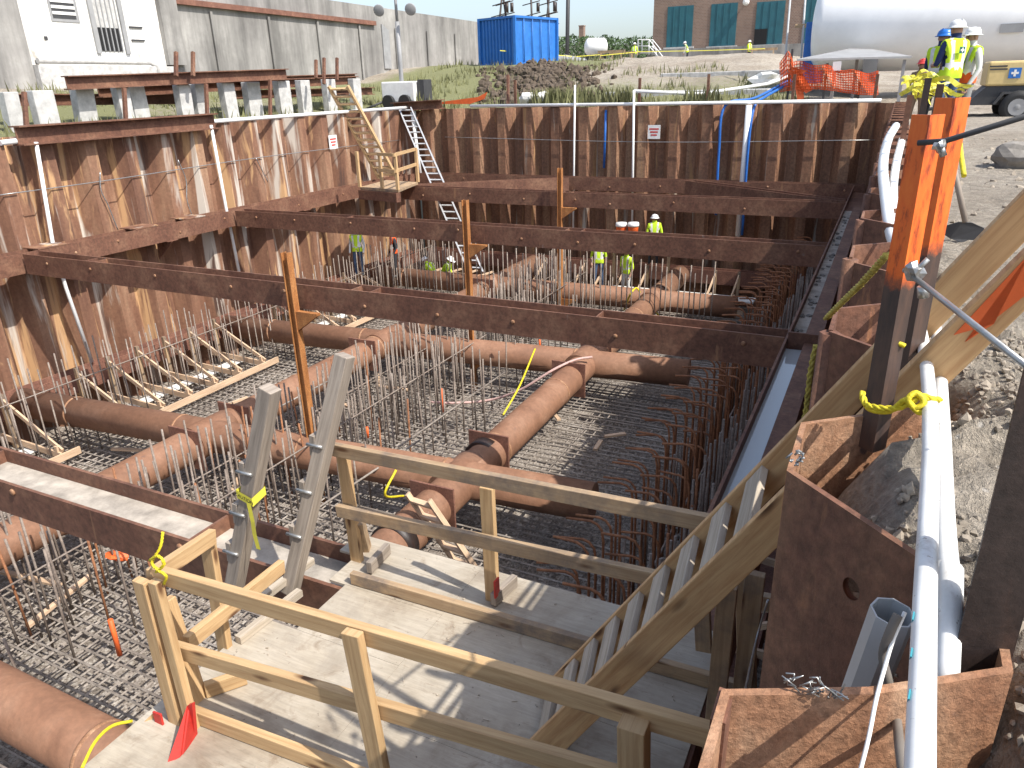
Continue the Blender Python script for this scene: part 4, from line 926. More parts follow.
mb = MB(); mb.bar(l00+V((0, 0, -.24)), l10+V((0, 0, -.24)), .2, .3); mb.build('bearer', M['beam'], th)
a0 = PY(476, 272, 21.9); a1 = PY(405, 108, 26.7)
ladder(a0, a1, (1, .1, 0), .55, 26, M['alu'], 'long aluminium ladder leaning down into the pit at the far left corner', (.05, .12), (.04, .04), 'aluminium_ladder')
q0 = PZ(478, 588, -5.3); q1 = PZ(418, 498, -4.6)
ladder(PZ(470, 572, -6.4), PZ(418, 497, -5.0), (1, -.1, 0), .42, 5, M['form'], 'small pale job built ladder in the pit beside the middle pipe end', (.045, .09), (.045, .09), 'wooden_ladder')
# ------------------------------------------------------------------ small pit things
def stake(px, pt, pb, z, lb, mat='orange'):
    a = PZ(px, pb, z); top_ = PD(px, pt, (a-CAM).dot(fw)); mb = MB(); mb.tube([a, V((a.x, a.y, top_.z))], .035, 6); tag(mb.build('marker_stake', M[mat]), lb, 'stake')
stake(443, 385, 412, -6.5, 'orange marker stake standing in the rebar mat in the middle of the pit')
stake(368, 425, 438, -6.5, 'short orange marker stake just behind the far railing')
stake(574, 294, 315, -6.5, 'orange marker stake near the farthest cross pipe')
stake(120, 608, 655, -6.5, 'orange marker stake in the mat left of the near railing')
stake(540, 338, 352, -6.3, 'orange tag below the second cross beam')
mb = MB(); c = PZ(118, 555, -6.2)
mb.blob(c, .12, 3, 2, amp=.5, sq=(1.4, 1, .6)); tag(mb.build('orange_rag', M['orange']), 'orange rag lying in the rebar at lower left', 'rag')
bk = MB(); r3 = random.Random(9)
for (px, py, w_) in ((435, 505, 1.3), (400, 470, 1.0), (395, 388, .8), (338, 402, 1.0), (60, 600, 1.2), (30, 578, 1.3), (380, 380, .8), (555, 415, .6), (615, 435, .5), (598, 445, .4), (225, 408, .5), (240, 400, .4), (135, 450, 1.1), (240, 475, 1.2)):
    c = PZ(px, py, -6.45); a = r3.uniform(0, 3.14); d = V((math.cos(a), math.sin(a), r3.uniform(-.05, .1)))*w_/2
    mb = MB(); mb.bar(c-d, c+d, .09, .045); o = mb.build('loose_board', M['form']); tag(o, 'loose pale board lying on the rebar mat', 'board', 'loose boards lying on the rebar mat')
# ------------------------------------------------------------------ people
SKIN = plain('skin', (.38, .22, .15), .6, 0, .1)
def cloth(n, c): return plain(n, c, .85, 0, .2, 6, .2)
C_ = dict(lime=cloth('lime_vest', (.55, .78, .03)), denim=cloth('denim', (.06, .10, .18)), darkc=cloth('dark_cloth', (.03, .03, .035)), greyc=cloth('grey_cloth', (.26, .26, .25)),
          whitec=cloth('white_cloth', (.6, .6, .58)), navy=cloth('navy_cloth', (.02, .035, .12)), orangec=cloth('orange_vest', (.85, .12, .02)), brown=cloth('brown_cloth', (.2, .13, .08)))
STR = plain('silver_stripe', (.7, .7, .68), .4)
def rx(v, c, a):
    v = V(v)-V(c); y = v.y*math.cos(a)+v.z*math.sin(a); z = -v.y*math.sin(a)+v.z*math.cos(a); return V((v.x, y, z))+V(c)
def person(loc, rz, label, shirt, pants, vest, hat, pose='stand', bend=0, scale=1.0, head_turn=0, arms=0, fingers=False, emblem=False, group=None, beltcol=None):
    J = {}
    J['pel'] = (0, 0, .95); J['sp'] = (0, .0, 1.12); J['ch'] = (0, 0, 1.32); J['nk'] = (0, .0, 1.49); J['hd'] = (0, .02, 1.60); J['ht'] = (0, .02, 1.70)
    for s_, n in ((-1, 'L'), (1, 'R')):
        J['hip'+n] = (.10*s_, 0, .90); J['kn'+n] = (.12*s_, .03, .49); J['an'+n] = (.13*s_, -.02, .08); J['to'+n] = (.15*s_, .15, .04)
        J['sh'+n] = (.19*s_, 0, 1.41)
        if arms == 0: J['el'+n] = (.26*s_, -.03, 1.12); J['wr'+n] = (.25*s_, .10, .88); J['ha'+n] = (.24*s_, .14, .80)
        elif arms == 1: J['el'+n] = (.25*s_, .05, 1.12); J['wr'+n] = (.12*s_, .28, 1.10); J['ha'+n] = (.07*s_, .34, 1.12)
        else: J['el'+n] = (.22*s_, .22, 1.2); J['wr'+n] = (.16*s_, .42, 1.05); J['ha'+n] = (.15*s_, .50, 1.02)
    J = {k: V(v) for k, v in J.items()}
    if pose == 'walk':
        J['knL'] += V((0, .12, .03)); J['anL'] += V((0, .2, 0)); J['toL'] += V((0, .2, 0)); J['anR'] += V((0, -.2, .03)); J['toR'] += V((0, -.2, 0)); J['elL'].y -= .1; J['wrL'].y -= .15; J['haL'].y -= .15
    if pose == 'crouch':
        dz = .45
        for k in J:
            if k[:2] in ('kn', 'an', 'to'): continue
            J[k].z -= dz; J[k].y -= .18
        for s_, n in ((-1, 'L'), (1, 'R')): J['kn'+n] = V((.2*s_, .25, .50)); J['hip'+n] = V((.11*s_, -.18, .47))
    if bend:
        c = J['pel'].copy()
        for k in J:
            if k[:2] in ('sp', 'ch', 'nk', 'hd', 'ht', 'sh', 'el', 'wr', 'ha'): J[k] = rx(J[k], c, bend)
        for n in 'LR':
            J['el'+n] = J['sh'+n]+V((.02, .05, -.28)); J['wr'+n] = J['el'+n]+V((0, .1, -.24)); J['ha'+n] = J['wr'+n]+V((0, .03, -.09))
    rad = dict(pel=.135, sp=.125, ch=.15, nk=.058, hd=.098, ht=.085, hip=.095, kn=.062, an=.045, to=.04, sh=.07, el=.045, wr=.032, ha=.038)
    names = list(J); E = [('pel', 'sp'), ('sp', 'ch'), ('ch', 'nk'), ('nk', 'hd'), ('hd', 'ht')]
    for n in 'LR': E += [('pel', 'hip'+n), ('hip'+n, 'kn'+n), ('kn'+n, 'an'+n), ('an'+n, 'to'+n), ('ch', 'sh'+n), ('sh'+n, 'el'+n), ('el'+n, 'wr'+n), ('wr'+n, 'ha'+n)]
    me = bpy.data.meshes.new('sk'); me.from_pydata([tuple(J[n]) for n in names], [(names.index(a), names.index(b_)) for a, b_ in E], [])
    ob = bpy.data.objects.new('sk', me); COL.objects.link(ob); md = ob.modifiers.new('s', 'SKIN'); md.use_smooth_shade = True; sb = ob.modifiers.new('u', 'SUBSURF'); sb.levels = 2; sb.render_levels = 2
    if not me.skin_vertices: pass
    for i, n in enumerate(names):
        k = n if n in rad else n[:-1]; r = rad[k]; sv = me.skin_vertices[0].data[i]
        sv.radius = (r*(1.22 if n in ('ch', 'sp', 'pel') else 1), r*(.85 if n in ('ch', 'sp', 'pel') else 1)); sv.use_root = (n == 'pel')
    dg = bpy.context.evaluated_depsgraph_get(); bm_ = bpy.data.meshes.new_from_object(ob.evaluated_get(dg)); bpy.data.objects.remove(ob)
    th = thing('person', loc, label, 'person', group)
    mats = [SKIN, C_[shirt], C_[pants], M['charcoal']]
    bm_.materials.clear()
    for m_ in mats: bm_.materials.append(m_)
    def seg(p, a, b_):
        ab = b_-a; t_ = max(0, min(1, (p-a).dot(ab)/ab.length_squared)); return (p-(a+ab*t_)).length
    segm = {('hd', 'ht'): 0, ('nk', 'hd'): 0}
    torso = []
    for pl in bm_.polygons:
        c = pl.center; best = min(E, key=lambda e: seg(c, J[e[0]], J[e[1]])-.5*(rad.get(e[0], rad.get(e[0][:-1], 0))))
        e = best; k = e[1][:2]
        mi = 1
        if e in segm: mi = 0
        elif k == 'ha': mi = 0
        elif k == 'wr': mi = 0 if shirt in ('lime', 'navy') and e[0][:2] == 'el' else 1
        elif k in ('hi', 'kn', 'an'): mi = 2
        elif k == 'to': mi = 3
        pl.material_index = mi; pl.use_smooth = True
        if e in (('pel', 'sp'), ('sp', 'ch'), ('ch', 'nk')) or (k in ('sh', 'hi')): torso.append(pl.index)
    # face and fingers are merged into the body mesh
    b2 = bmesh.new(); b2.from_mesh(bm_)
    hd, htp, nk = J['hd'], J['ht'], J['nk']; upd = (htp-hd).normalized(); fwd = V((0, 1, 0)); fwd = (fwd-upd*fwd.dot(upd)).normalized(); sdv = upd.cross(fwd)
    def addball(c, r, sc, mi):
        res = bmesh.ops.create_icosphere(b2, subdivisions=2, radius=r)
        for v_ in res['verts']: o_ = v_.co; v_.co = c+sdv*(o_.x*sc[0])+fwd*(o_.y*sc[1])+upd*(o_.z*sc[2])
        for f_ in {f for v_ in res['verts'] for f in v_.link_faces}: f_.material_index = mi; f_.smooth = True
    addball(hd+fwd*.10+upd*.02, .02, (.8, 1, 1.5), 0)
    for s_ in (-1, 1): addball(hd+sdv*(s_*.095)+upd*.02, .028, (.4, .8, 1.2), 0); addball(hd+fwd*.085+sdv*(s_*.035)+upd*.045, .013, (1.2, .7, .7), 3)
    addball(hd+fwd*.09-upd*.04, .015, (1.8, .5, .4), 2 if pants == 'brown' else 0)
    for n in 'LR':
        h_ = J['ha'+n]; d_ = (h_-J['wr'+n]).normalized(); sx2 = d_.cross(V((1, 0, 0)));
        sx2 = sx2.normalized() if sx2.length > .1 else V((0, 1, 0))
        for i in range(5):
            o_ = (i-1.5)*.018; base = h_+sx2*o_*1.0+d_*.02; tip = base+d_*(.07-.008*abs(i-1.5))+V((0, 0, 0))
            if i == 4: base = h_+sx2*.03; tip = base+sx2*.03+d_*.035
            a_ = (tip-base); q_ = a_.to_track_quat('Z', 'Y').to_matrix().to_4x4()
            res = bmesh.ops.create_cone(b2, segments=6, radius1=.010, radius2=.007, depth=a_.length, cap_ends=True, matrix=Matrix.Translation((base+tip)/2)@q_)
            for f_ in {f for v_ in res['verts'] for f in v_.link_faces}: f_.material_index = 0; f_.smooth = True
    b2.to_mesh(bm_); b2.free()
    body = bpy.data.objects.new('body', bm_); COL.objects.link(body); body.parent = th
    if vest:
        mb = MB(); idx = {}
        ch, pe = J['ch'], J['pel']; ax = (J['nk']-pe).normalized(); 
        for pi in torso:
            pl = bm_.polygons[pi]; h_ = (pl.center-pe).dot(ax); lim = .215*(1 if not bend else 1.0)
            if h_ > .545 or max((bm_.vertices[vi].co-pe).dot(ax) for vi in pl.vertices) < -.05 or min(abs(bm_.vertices[vi].co.x) for vi in pl.vertices) > lim: continue
            mi = 1 if (.10 < h_ < .16) or (.09 < abs(pl.center.x) < .14 and h_ > .16) else (2 if beltcol and h_ < .10 else 0)
            ids = []
            for vi in pl.vertices:
                if vi not in idx:
                    v_ = bm_.vertices[vi]; q_ = V(v_.co)+V(v_.normal)*.018; hh = (q_-pe).dot(ax)
                    if hh < -.05: q_ = q_+ax*(-.05-hh)
                    q_.x = max(-lim-.005, min(lim+.005, q_.x)); idx[vi] = len(mb.v); mb.v.append(q_)
                ids.append(idx[vi])
            mb.face(ids, None, mi, True)
        ORG[th.name] = V((0, 0, 0)); mb.build('safety_vest', [C_[vest], STR, C_['orangec']], th)
        if emblem:
            mb = MB(); c = J['ch']+V((.0, -.165, .0)); mb.bar(c+V((-.05, 0, 0)), c+V((.05, 0, 0)), .006, .10); mb.build('back_patch', plain('dark_green_patch', (.01, .12, .09), .7), th)
            mb = MB(); mb.bar(c+V((-.035, -.005, 0)), c+V((.035, -.005, 0)), .004, .02); mb.bar(c+V((0, -.008, -.035)), c+V((0, -.008, .035)), .02, .004, upv=(0, 1, 0)); mb.build('patch_cross', M['whitep'], th)
    if hat:
        ORG[th.name] = V((0, 0, 0)); mb = MB(); c = J['hd']+upd*.055
        prof = [(.155, -.006), (.155, .004), (.126, .010), (.122, .045), (.105, .085), (.07, .112), (.03, .124), (.001, .126)]
        mb.lathe(c, prof, upd, 16); mb.bar(c+fwd*.12, c+fwd*.19, .16, .010, upv=upd); mb.bar(c+fwd*-.1+upd*.10, c+fwd*.1+upd*.10, .02, .04, upv=upd); mb.build('hard_hat', M[hat], th)
    th.rotation_euler = (0, 0, rz); th.scale = (scale,)*3; ORG[th.name] = V(loc)
    return th
M['hat_w'] = plain('white_hat', (.8, .8, .78), .35, 0, .04); M['hat_b'] = plain('blue_hat', (.02, .16, .55), .35, 0, .04); M['hat_r'] = plain('red_hat', (.6, .06, .05), .35, 0, .04)
def stand(px, py, d, gzv=None):
    p = PD(px, py, d); return V((p.x, p.y, p.z))
p = stand(955, 138, 12.4); person(p, R(120), 'person in white helmet, lime and orange vest and grey trousers, rightmost of three men', 'whitec', 'greyc', 'lime', 'hat_w', arms=0, scale=.94, beltcol=1)
p = stand(939, 136, 12.2); person(p, R(40), 'person with back turned, white helmet, lime vest with dark patch, middle of three men', 'navy', 'denim', 'lime', 'hat_w', arms=1, emblem=True, scale=.97)
p = stand(927, 136, 12.9); person(p, R(-30), 'person in a blue helmet and lime vest beside the yellow tape bundle', 'navy', 'darkc', 'lime', 'hat_b', arms=1, scale=.95)
p = PD(918, 95, 19); person(V((p.x, p.y, gz(p.x, p.y)-.35)), R(170), 'person in a red helmet and brown clothes behind the yellow tape bundle', 'brown', 'brown', None, 'hat_r', arms=1)
p = PD(634, 64, 62); person(V((p.x, p.y, gz(p.x, p.y))), R(190), 'person in a lime vest and white helmet standing by the steel steps far behind', 'lime', 'greyc', 'lime', 'hat_w')
p = PD(687, 64, 62); person(V((p.x, p.y, gz(p.x, p.y))), R(100), 'person in a lime vest and dark trousers bending below the first green panel', 'whitec', 'darkc', 'lime', 'hat_w', bend=.35)
p = PD(748, 63, 62); person(V((p.x, p.y, gz(p.x, p.y))), R(60), 'person in a lime vest and dark trousers below the dark doorway', 'lime', 'darkc', 'lime', 'hat_w', pose='walk')
ZF = -6.5
def pitp(px, py_head, y, *a, H=1.76, **k):
    h = PY(px, py_head, y); person(V((h.x, h.y, h.z-H*k.get('scale', 1))), *a, **k)
pitp(627, 250, 24.9, R(160), 'person in a lime vest and white helmet standing among the far form braces', 'lime', 'whitec', 'lime', 'hat_w', H=1.72)
pitp(655, 216, 25.6, R(20), 'person in a lime shirt and white helmet at the far wall beside the buckets', 'lime', 'darkc', 'lime', 'hat_w', H=1.72)
pitp(599, 240, 25.2, R(200), 'person in a lime vest whose head is hidden behind the third cross beam', 'lime', 'denim', 'lime', 'hat_w', H=1.72)
pitp(355, 228, 21.3, R(200), 'person in a white and lime vest at the far left end of the pit', 'whitec', 'denim', 'lime', 'hat_w', H=1.72)
pitp(392, 230, 22.3, R(140), 'person in dark clothes with an orange vest left of the aluminium ladder', 'darkc', 'darkc', 'orangec', 'hat_w', H=1.72)
pitp(430, 257, 23.2, R(90), 'person crouching in a lime vest behind the far cross pipe, left of a second croucher', 'lime', 'denim', 'lime', 'hat_w', H=1.20, pose='crouch', bend=.6)
pitp(446, 257, 23.5, R(280), 'person crouching in a pale lime vest behind the far cross pipe, beside the ladder', 'lime', 'denim', 'lime', 'hat_w', H=1.20, pose='crouch', bend=.5)
for i, (px, lb) in enumerate(((621, 'left white and orange bucket at the far wall'), (633, 'right white and orange bucket at the far wall'))):
    c = PY(px, 236, 25.6); th = thing('bucket', c+V((0, 0, 0)), lb, 'bucket'); mb = MB(); mb.lathe(c, [(.15, 0), (.19, .34), (.19, .345)], n=16); mb.build('bucket_body', M['orange'], th)
    mb = MB(); mb.lathe(c+V((0, 0, .346)), [(.205, 0), (.205, .05), (.19, .13), (.02, .135)], n=16); mb.build('lid', M['whitep'], th)
mb = MB(); c = PY(628, 240, 25.6); mb.bar(c+V((-.6, 0, -.05)), c+V((1.6, 0, -.05)), .6, .08)
for dx in (-.5, 1.5): mb.bar(c+V((dx, 0, -2.4)), c+V((dx, 0, -.09)), .1, .1, upv=(0, 1, 0))
tag(mb.build('work_bench', M['pine2']), 'timber shelf at the far wall carrying the two buckets', 'bench')
# ------------------------------------------------------------------ left background
# concrete blocks with beams
bl = [(8, 40), (40, 60), (78, 32), (118, 24), (133, 20), (180, 20), (194, 20), (226, 16), (250, 18), (280, 20), (301, 18), (328, 14), (352, 16)]
for i, (px, wpx) in enumerate(((6, 15), (40, 22), (78, 20), (119, 14), (134, 18), (180, 15), (196, 15), (226, 15), (250, 18), (281, 17), (302, 14), (328, 14), (354, 12))):
    r3 = random.Random(i); p = PX(px, 93+(-8 if px > 60 else 0)-px*.012, -19.6-(.0 if i % 2 else .25)); d = (p-CAM).dot(fw); wd = wpx*d/F
    y = p.y; zt = .95+.02*i; mb = MB(); z0 = gz(p.x, y)-.1
    poly = [(p.x-.14, y-wd/2, z0), (p.x+.14, y-wd/2, z0), (p.x+.14, y+wd/2, z0), (p.x-.14, y+wd/2, z0)]
    mb.prism([V(q) for q in poly][::-1], (r3.uniform(-.05, .05), r3.uniform(-.03, .03), zt-z0))
    tag(mb.build('concrete_block', M['stone'], bevel=.02), ['leftmost grey concrete block at the edge of the picture behind the left wall', 'wide concrete block with a yellow strap behind the left end of the brown beam'][i] if i < 2 else 'grey concrete block standing in the row behind the left wall', 'block', None if i < 2 else 'concrete blocks in a row behind the left wall')
for a, b_, x, lb, fl_, w_ in (((66, 83), (286, 74), -19.4, 'front rusty beam resting on the concrete blocks', .3, .34), ((98, 92), (356, 80), -20.2, 'long rusty beam behind the front one on the concrete blocks', .3, .30), ((200, 84), (355, 78), -20.8, 'rear rusty beam on the concrete blocks', .3, .35)):
    beam('stored_beam', PX(*a, x), PX(*b_, x), lb, fl=fl_, w=w_, web='v')
beam('stored_beam', PX(0, 100, -20.6), PX(180, 99, -20.6), 'low dark beam lying on the grass behind the concrete blocks', fl=.3, w=.3, web='v')
beam('stored_beam', PX(230, 95, -20.9), PX(372, 91, -20.9), 'low dark beam behind the right hand blocks', fl=.3, w=.3, web='v')
for i, (px, a, b_) in enumerate(((24, 92, 122), (124, 88, 116), (206, 84, 112), (176, 52, 76), (193, 52, 76), (316, 60, 78), (324, 58, 84), (337, 58, 80), (270, 80, 115), (508, 75, 104), (434, 108, 96))):
    if i > 9: continue
    x_ = -18.9 if px < 400 else None; p = PX(px, b_, -18.9) if x_ else PY(px, b_, 27.6); d = (p-CAM).dot(fw); q = PD(px, a, d)
    mb = MB(); mb.bar((p.x, p.y, min(p.z, .0 if i < 3 or i > 7 else p.z)), (q.x, q.y, q.z), .09, .09, upv=(0, 1, 0)); tag(mb.build('rusty_stake', M['beam']), 'rusty stake standing behind the left wall', 'stake', 'rusty stakes behind the left wall')
for px, a, b_, y, lb in ((515, 80, 106, 27.6, 'rusty stake behind the far wall, left of the dirt heap'), (640, 78, 106, 27.7, 'rusty stake behind the far wall at the white pipe corner'), (709, 74, 102, 28, 'dark stake behind the far wall right of its middle'), (795, 74, 104, 27.6, 'dark stake in front of the orange net'), (878, 74, 104, 27.6, 'dark stake at the right end of the orange net')):
    p = PY(px, a, y); mb = MB(); mb.bar((p.x, y, -.1), (p.x, y, p.z), .09, .07, upv=(0, 1, 0)); tag(mb.build('rusty_stake', M['beam']), lb, 'stake')
# long concrete wall
XW = -28
th = thing('concrete_wall', (XW-.4, 45, .8), 'long stained grey concrete wall behind the left side of the site', 'wall')
def wq(x, y0, y1, z0, z1a, z1b, dx, nm, mat):
    mb = MB(); mb.prism([(x, y0, z0), (x, y1, z0), (x, y1, z1b), (x, y0, z1a)], (-dx, 0, 0)); return mb.build(nm, M[mat], th)
p0 = PX(175, 0, XW).y
wq(XW, 24.9, 52.6, .6, 5.35, 5.05, .8, 'wall_face', 'conc')
mb = MB(); mb.bar((XW+.1, 24.9, 4.43), (XW+.1, 39.5, 4.30), .2, .22); mb.build('ledge', M['plate'], th)
for i in range(7): mb = MB(); mb.bar((XW+.08, 27.2+i*3.6, .8), (XW+.08, 27.2+i*3.6, 4.15), .14, .06, upv=(1, 0, 0)); mb.build('vertical_joint', M['conc'], th)
mb = MB(); mb.prism([(XW+.02, 40.2, 1.9), (XW+.02, 40.9, 1.9), (XW+.02, 40.9, 4.0), (XW+.02, 40.2, 4.3)], (.06, 0, 0)); mb.build('patch', M['greymetal'], th)
# white building
th = thing('white_building', (XW, 20, .8), 'whitewashed building at the upper left with a barred doorway and blinds', 'building')
def bx(lo, hi, nm, mat, par=None): mb = MB(); mb.box(lo, hi); return mb.build(nm, M[mat], par or th)
y_ = lambda px, py=30: PX(px, py, XW).y
bx((XW-4, y_(20), 1.9), (XW, y_(160), 7), 'wall', 'whitewall'); bx((XW-3.9, y_(0)-4, .6), (XW+.25, y_(20)-.02, 7), 'corner_block', 'conc'); bx((XW-.2, y_(20), .6), (XW+.5, y_(166, 70), 1.88), 'base_wall', 'stone')
bx((XW-3.8, y_(160)+.01, 1.95), (XW+.22, y_(160)+.9, 7), 'pilaster', 'conc')
mb = MB(); mb.tube([(XW+.4, y_(30, 60), 2.02), (XW+.4, y_(142, 60), 2.02), (XW+.45, y_(148, 60), 1.9), (XW+.45, y_(148, 60), 1.3)], .1, 8); mb.build('drain_pipe', M['stone'], th)
w_ = bx((XW+.0, y_(50, 15), PX(50, 21, XW).z), (XW+.03, y_(78, 15), 7), 'window', 'greymetal'); 
bx((XW+.03, y_(52, 15), PX(52, 18, XW).z), (XW+.04, y_(75, 15), 6.9), 'pane', 'charcoal', w_)
for k in range(5): bx((XW+.04, y_(52, 15), 3.6+k*.2), (XW+.06, y_(75, 15), 3.7+k*.2), 'blind_slat', 'whitep', w_)
dz = PX(110, 51, XW).z
d_ = bx((XW+.0, y_(97, 40), dz), (XW+.04, y_(121, 40), 7), 'door', 'dark')
for k in range(6): yy = y_(98, 40)+(y_(120, 40)-y_(98, 40))*k/5; bx((XW+.04, yy-.02, dz), (XW+.08, yy+.02, 6.9), 'bar', 'greymetal', d_)
bx((XW+.041, y_(98, 40), 3.25), (XW+.047, y_(120, 40), 6.9), 'pane', 'stone', d_)
for (ax_, az_) in ((46, 38), (91, 5), (37, 62)): p_ = PX(ax_, az_, XW+.02); bx((XW, p_.y-.06, p_.z-.06), (XW+.03, p_.y+.06, p_.z+.06), 'dark_square', 'charcoal')  # small plain dark squares marking the wall
for pxv in (94, 123): bx((XW, y_(pxv, 40), dz-.1), (XW+.09, y_(pxv+4, 40), 7), 'door_frame', 'greymetal', d_)
for py in (27, 40): bx((XW+.02, y_(129), PX(129, py, XW).z-.03), (XW+.06, y_(142), PX(129, py, XW).z+.03), 'slot', 'charcoal')
# light tower
th = thing('light_tower', (-18.7, 28.2, 0), 'portable light tower with a tall mast of four lamps at the far left corner', 'light tower')
bp = PD(403, 100, 31); c = V((bp.x, bp.y, gz(bp.x, bp.y)))
mb = MB(); mb.box(c+V((-.7, -.5, .25)), c+V((.9, .5, 1.05))); mb.build('generator_body', M['whitep'], th, bevel=.05)
mb = MB(); mb.box(c+V((.95, -.3, .2)), c+V((1.25, .3, 1.1))); mb.build('control_box', M['charcoal'], th)
mt = PD(401, -2, 31); mb = MB(); mb.tube([c+V((0, 0, .3)), (c.x, c.y, mt.z-1)], .09, 8); mb.tube([(c.x, c.y, mt.z-1), (c.x, c.y, mt.z+.3)], .06, 8); mb.build('mast', M['greymetal'], th)
mb = MB(); mb.bar((c.x-.9, c.y, mt.z-.05), (c.x+.9, c.y, mt.z-.05), .06, .06); mb.build('crossarm', M['greymetal'], th)
for dx, dz_ in ((-.7, .2), (.75, .2), (-.75, -.55), (.75, -.6)):
    lp = V((c.x+dx, c.y-.1, mt.z+dz_)); mb = MB(); mb.lathe(lp, [(.06, .2), (.21, .02), (.23, -.05), (.2, -.07), (.01, -.07)], (-.3, 1, .3), 14); mb.build('lamp', M['greymetal'], th)
for dx, dy in ((-1.3, -.9), (1.4, -.9), (-1.3, .9), (1.4, .9)): mb = MB(); mb.tube([c+V((dx*.5, dy*.5, .3)), c+V((dx, dy, .02))], .05, 6); mb.build('outrigger', M['charcoal'], th)
for dx in (-.3, .5): mb = MB(); mb.lathe(c+V((dx, -.62, .28)), [(.27, -.08), (.27, .08)], (0, 1, 0), 14); mb.build('wheel', M['black'], th)
# blue container
c1 = PD(515.5, 66, 42.5); c2 = PD(557, 61, 45.0); v2_ = (c2-c1); v2_.z = 0
c0 = min((PD(480.5, 64, 38+k*.05) for k in range(200)), key=lambda q: abs(((q-c1).x*v2_.x+(q-c1).y*v2_.y)/max(.1, ((q-c1).x**2+(q-c1).y**2)**.5)))
th = thing('shipping_container', c1, 'blue corrugated shipping container beyond the far wall', 'container'); hgt = 2.55
ux = (c0-c1); ux.z = 0; Lx = ux.length; ux.normalize(); vx = v2_.copy(); Lv = vx.length; vx.normalize(); zb = 1.85
o0 = V((c1.x, c1.y, zb))
mb = MB(); mb.prism([o0+ux*.06+vx*.06, o0+ux*(Lx-.06)+vx*.06, o0+ux*(Lx-.06)+vx*(Lv-.04), o0+ux*.06+vx*(Lv-.04)], (0, 0, hgt-.06)); mb.build('box_body', M['blue'], th)
nn = 10
for i in range(nn): a = o0+ux*(.1+(Lx-.25)*i/nn); mb = MB() if i == 0 else mb; mb.prism([a+vx*.055, a+ux*.14+vx*.055, a+ux*.11-vx*.02, a+ux*.03-vx*.02], (0, 0, hgt-.15))
mb.build('corrugated_side', M['blue'], th)
for a, b_ in ((o0, o0+ux*Lx), (o0, o0+vx*Lv)):
    for z_ in (.06, hgt-.06): mb = MB(); mb.bar(a+V((0, 0, z_)), b_+V((0, 0, z_)), .13, .12); mb.build('frame_rail', M['blue'], th)
for a in (o0, o0+ux*Lx, o0+vx*Lv): mb = MB(); mb.bar(a+V((0, 0, 0)), a+V((0, 0, hgt)), .15, .15, upv=(0, 1, 0)); mb.build('corner_post', M['blue'], th)
for i in range(4): a = o0+vx*(Lv*(.2+.2*i))-ux*.03; mb = MB(); mb.tube([a+V((0, 0, .15)), a+V((0, 0, hgt-.15))], .03, 6); mb.build('lock_rod', M['blue'], th)
# substation frames
for i, (pa_, pb_, d) in enumerate((((492, 24), (505, -30), 90), ((512, 24), (500, -30), 90), ((533, 26), (530, -30), 92), ((554, 26), (545, -30), 92), ((541, 22), (552, -30), 88))):
    a, b_ = PD(*pa_, d), PD(*pb_, d); mb = MB(); a.z = 2; mb.tube([a, b_], .13, 5)
    for k in range(5): c = a.lerp(b_, .45+.11*k); mb.tube([c+V((-1.2, 0, 0)), c+V((1.2, 0, .4))], .06, 4)
    mb.tube([a.lerp(b_, .6)+V((.9, 0, 0)), a.lerp(b_, .6)+V((.9, 0, 1.0))], .22, 6)
    tag(mb.build('substation_frame', M['darksteel']), 'rusty substation frame with crossarms behind the blue container', 'frame', 'substation frames behind the blue container')
line_obj('utility_pole', [V((PD(567, 55, 75).x, PD(566, 55, 75).y, 1.8)), PD(569, -60, 75)], .2, M['charcoal'], 'dark utility pole right of the blue container', 'pole')
a = PD(582, 40, 150); mb = MB(); mb.bar(V((a.x, a.y, 2)), V((a.x, a.y, PD(574, 27, 150).z)), 1.0, 1.0, upv=(0, 1, 0)); mb.bar(V((a.x, a.y, PD(574, 27, 150).z)), V((a.x, a.y, PD(574, 26, 150).z)), 1.15, 1.15, upv=(0, 1, 0)); tag(mb.build('chimney', M['brick']), 'distant brown chimney stack behind the tree line', 'chimney')
a = PD(591, 58, 75); th = thing('small_tank', V((a.x, a.y, 2)), 'small white tank on the bank in the distance right of the blue container', 'tank')
mb = MB(); t0, t1 = PD(588, 47, 75), PD(604, 47, 75); dd = (t1-t0).normalized(); mb.tube([t0-dd*.35, t0-dd*.2, t0, t1, t1+dd*.2, t1+dd*.35], [.3, .65, .85, .85, .65, .3], 14); mb.build('tank_shell', M['tank'], th)
for q in (t0, t1): mb = MB(); mb.bar(V((q.x, q.y, 1.8)), V((q.x, q.y, q.z-.6)), .5, .3, upv=(0, 1, 0)); mb.build('saddle', M['charcoal'], th)
# tree line
bmL = MB(); r3 = random.Random(11)
for i in range(5200):
    px = r3.uniform(545, 662); d = r3.uniform(108, 122); gr = PD(px, 60, d); top_ = PD(px, 37.5+3*noise.noise(V((px*.09, 0, 0)))+(576-px)*-.02, d).z; z = 2+(top_-2)*r3.random()**.55
    c = V((gr.x, gr.y, z)); a, b_ = V((r3.gauss(0, 1), r3.gauss(0, 1), r3.gauss(0, 1))).normalized(), V((r3.gauss(0, 1), r3.gauss(0, 1), r3.gauss(0, 1))).normalized()
    s_ = r3.uniform(.2, .55); k = len(bmL.v); bmL.v += [c, c+a*s_, c+b_*s_]; bmL.face((k, k+1, k+2))
tag(bmL.build('tree_line', M['leaf']), 'far dark green belt of trees between container and brick building', 'trees', kind='stuff')
mb = MB(); p0, p1 = PD(535, 60, 125), PD(670, 60, 125); mb.bar(V((p0.x, p0.y, 3.6)), V((p1.x, p1.y, 3.6)), .6, 6.0); tag(mb.build('boundary_wall', M['conc']), 'long grey boundary wall behind the distant tree belt', 'wall')
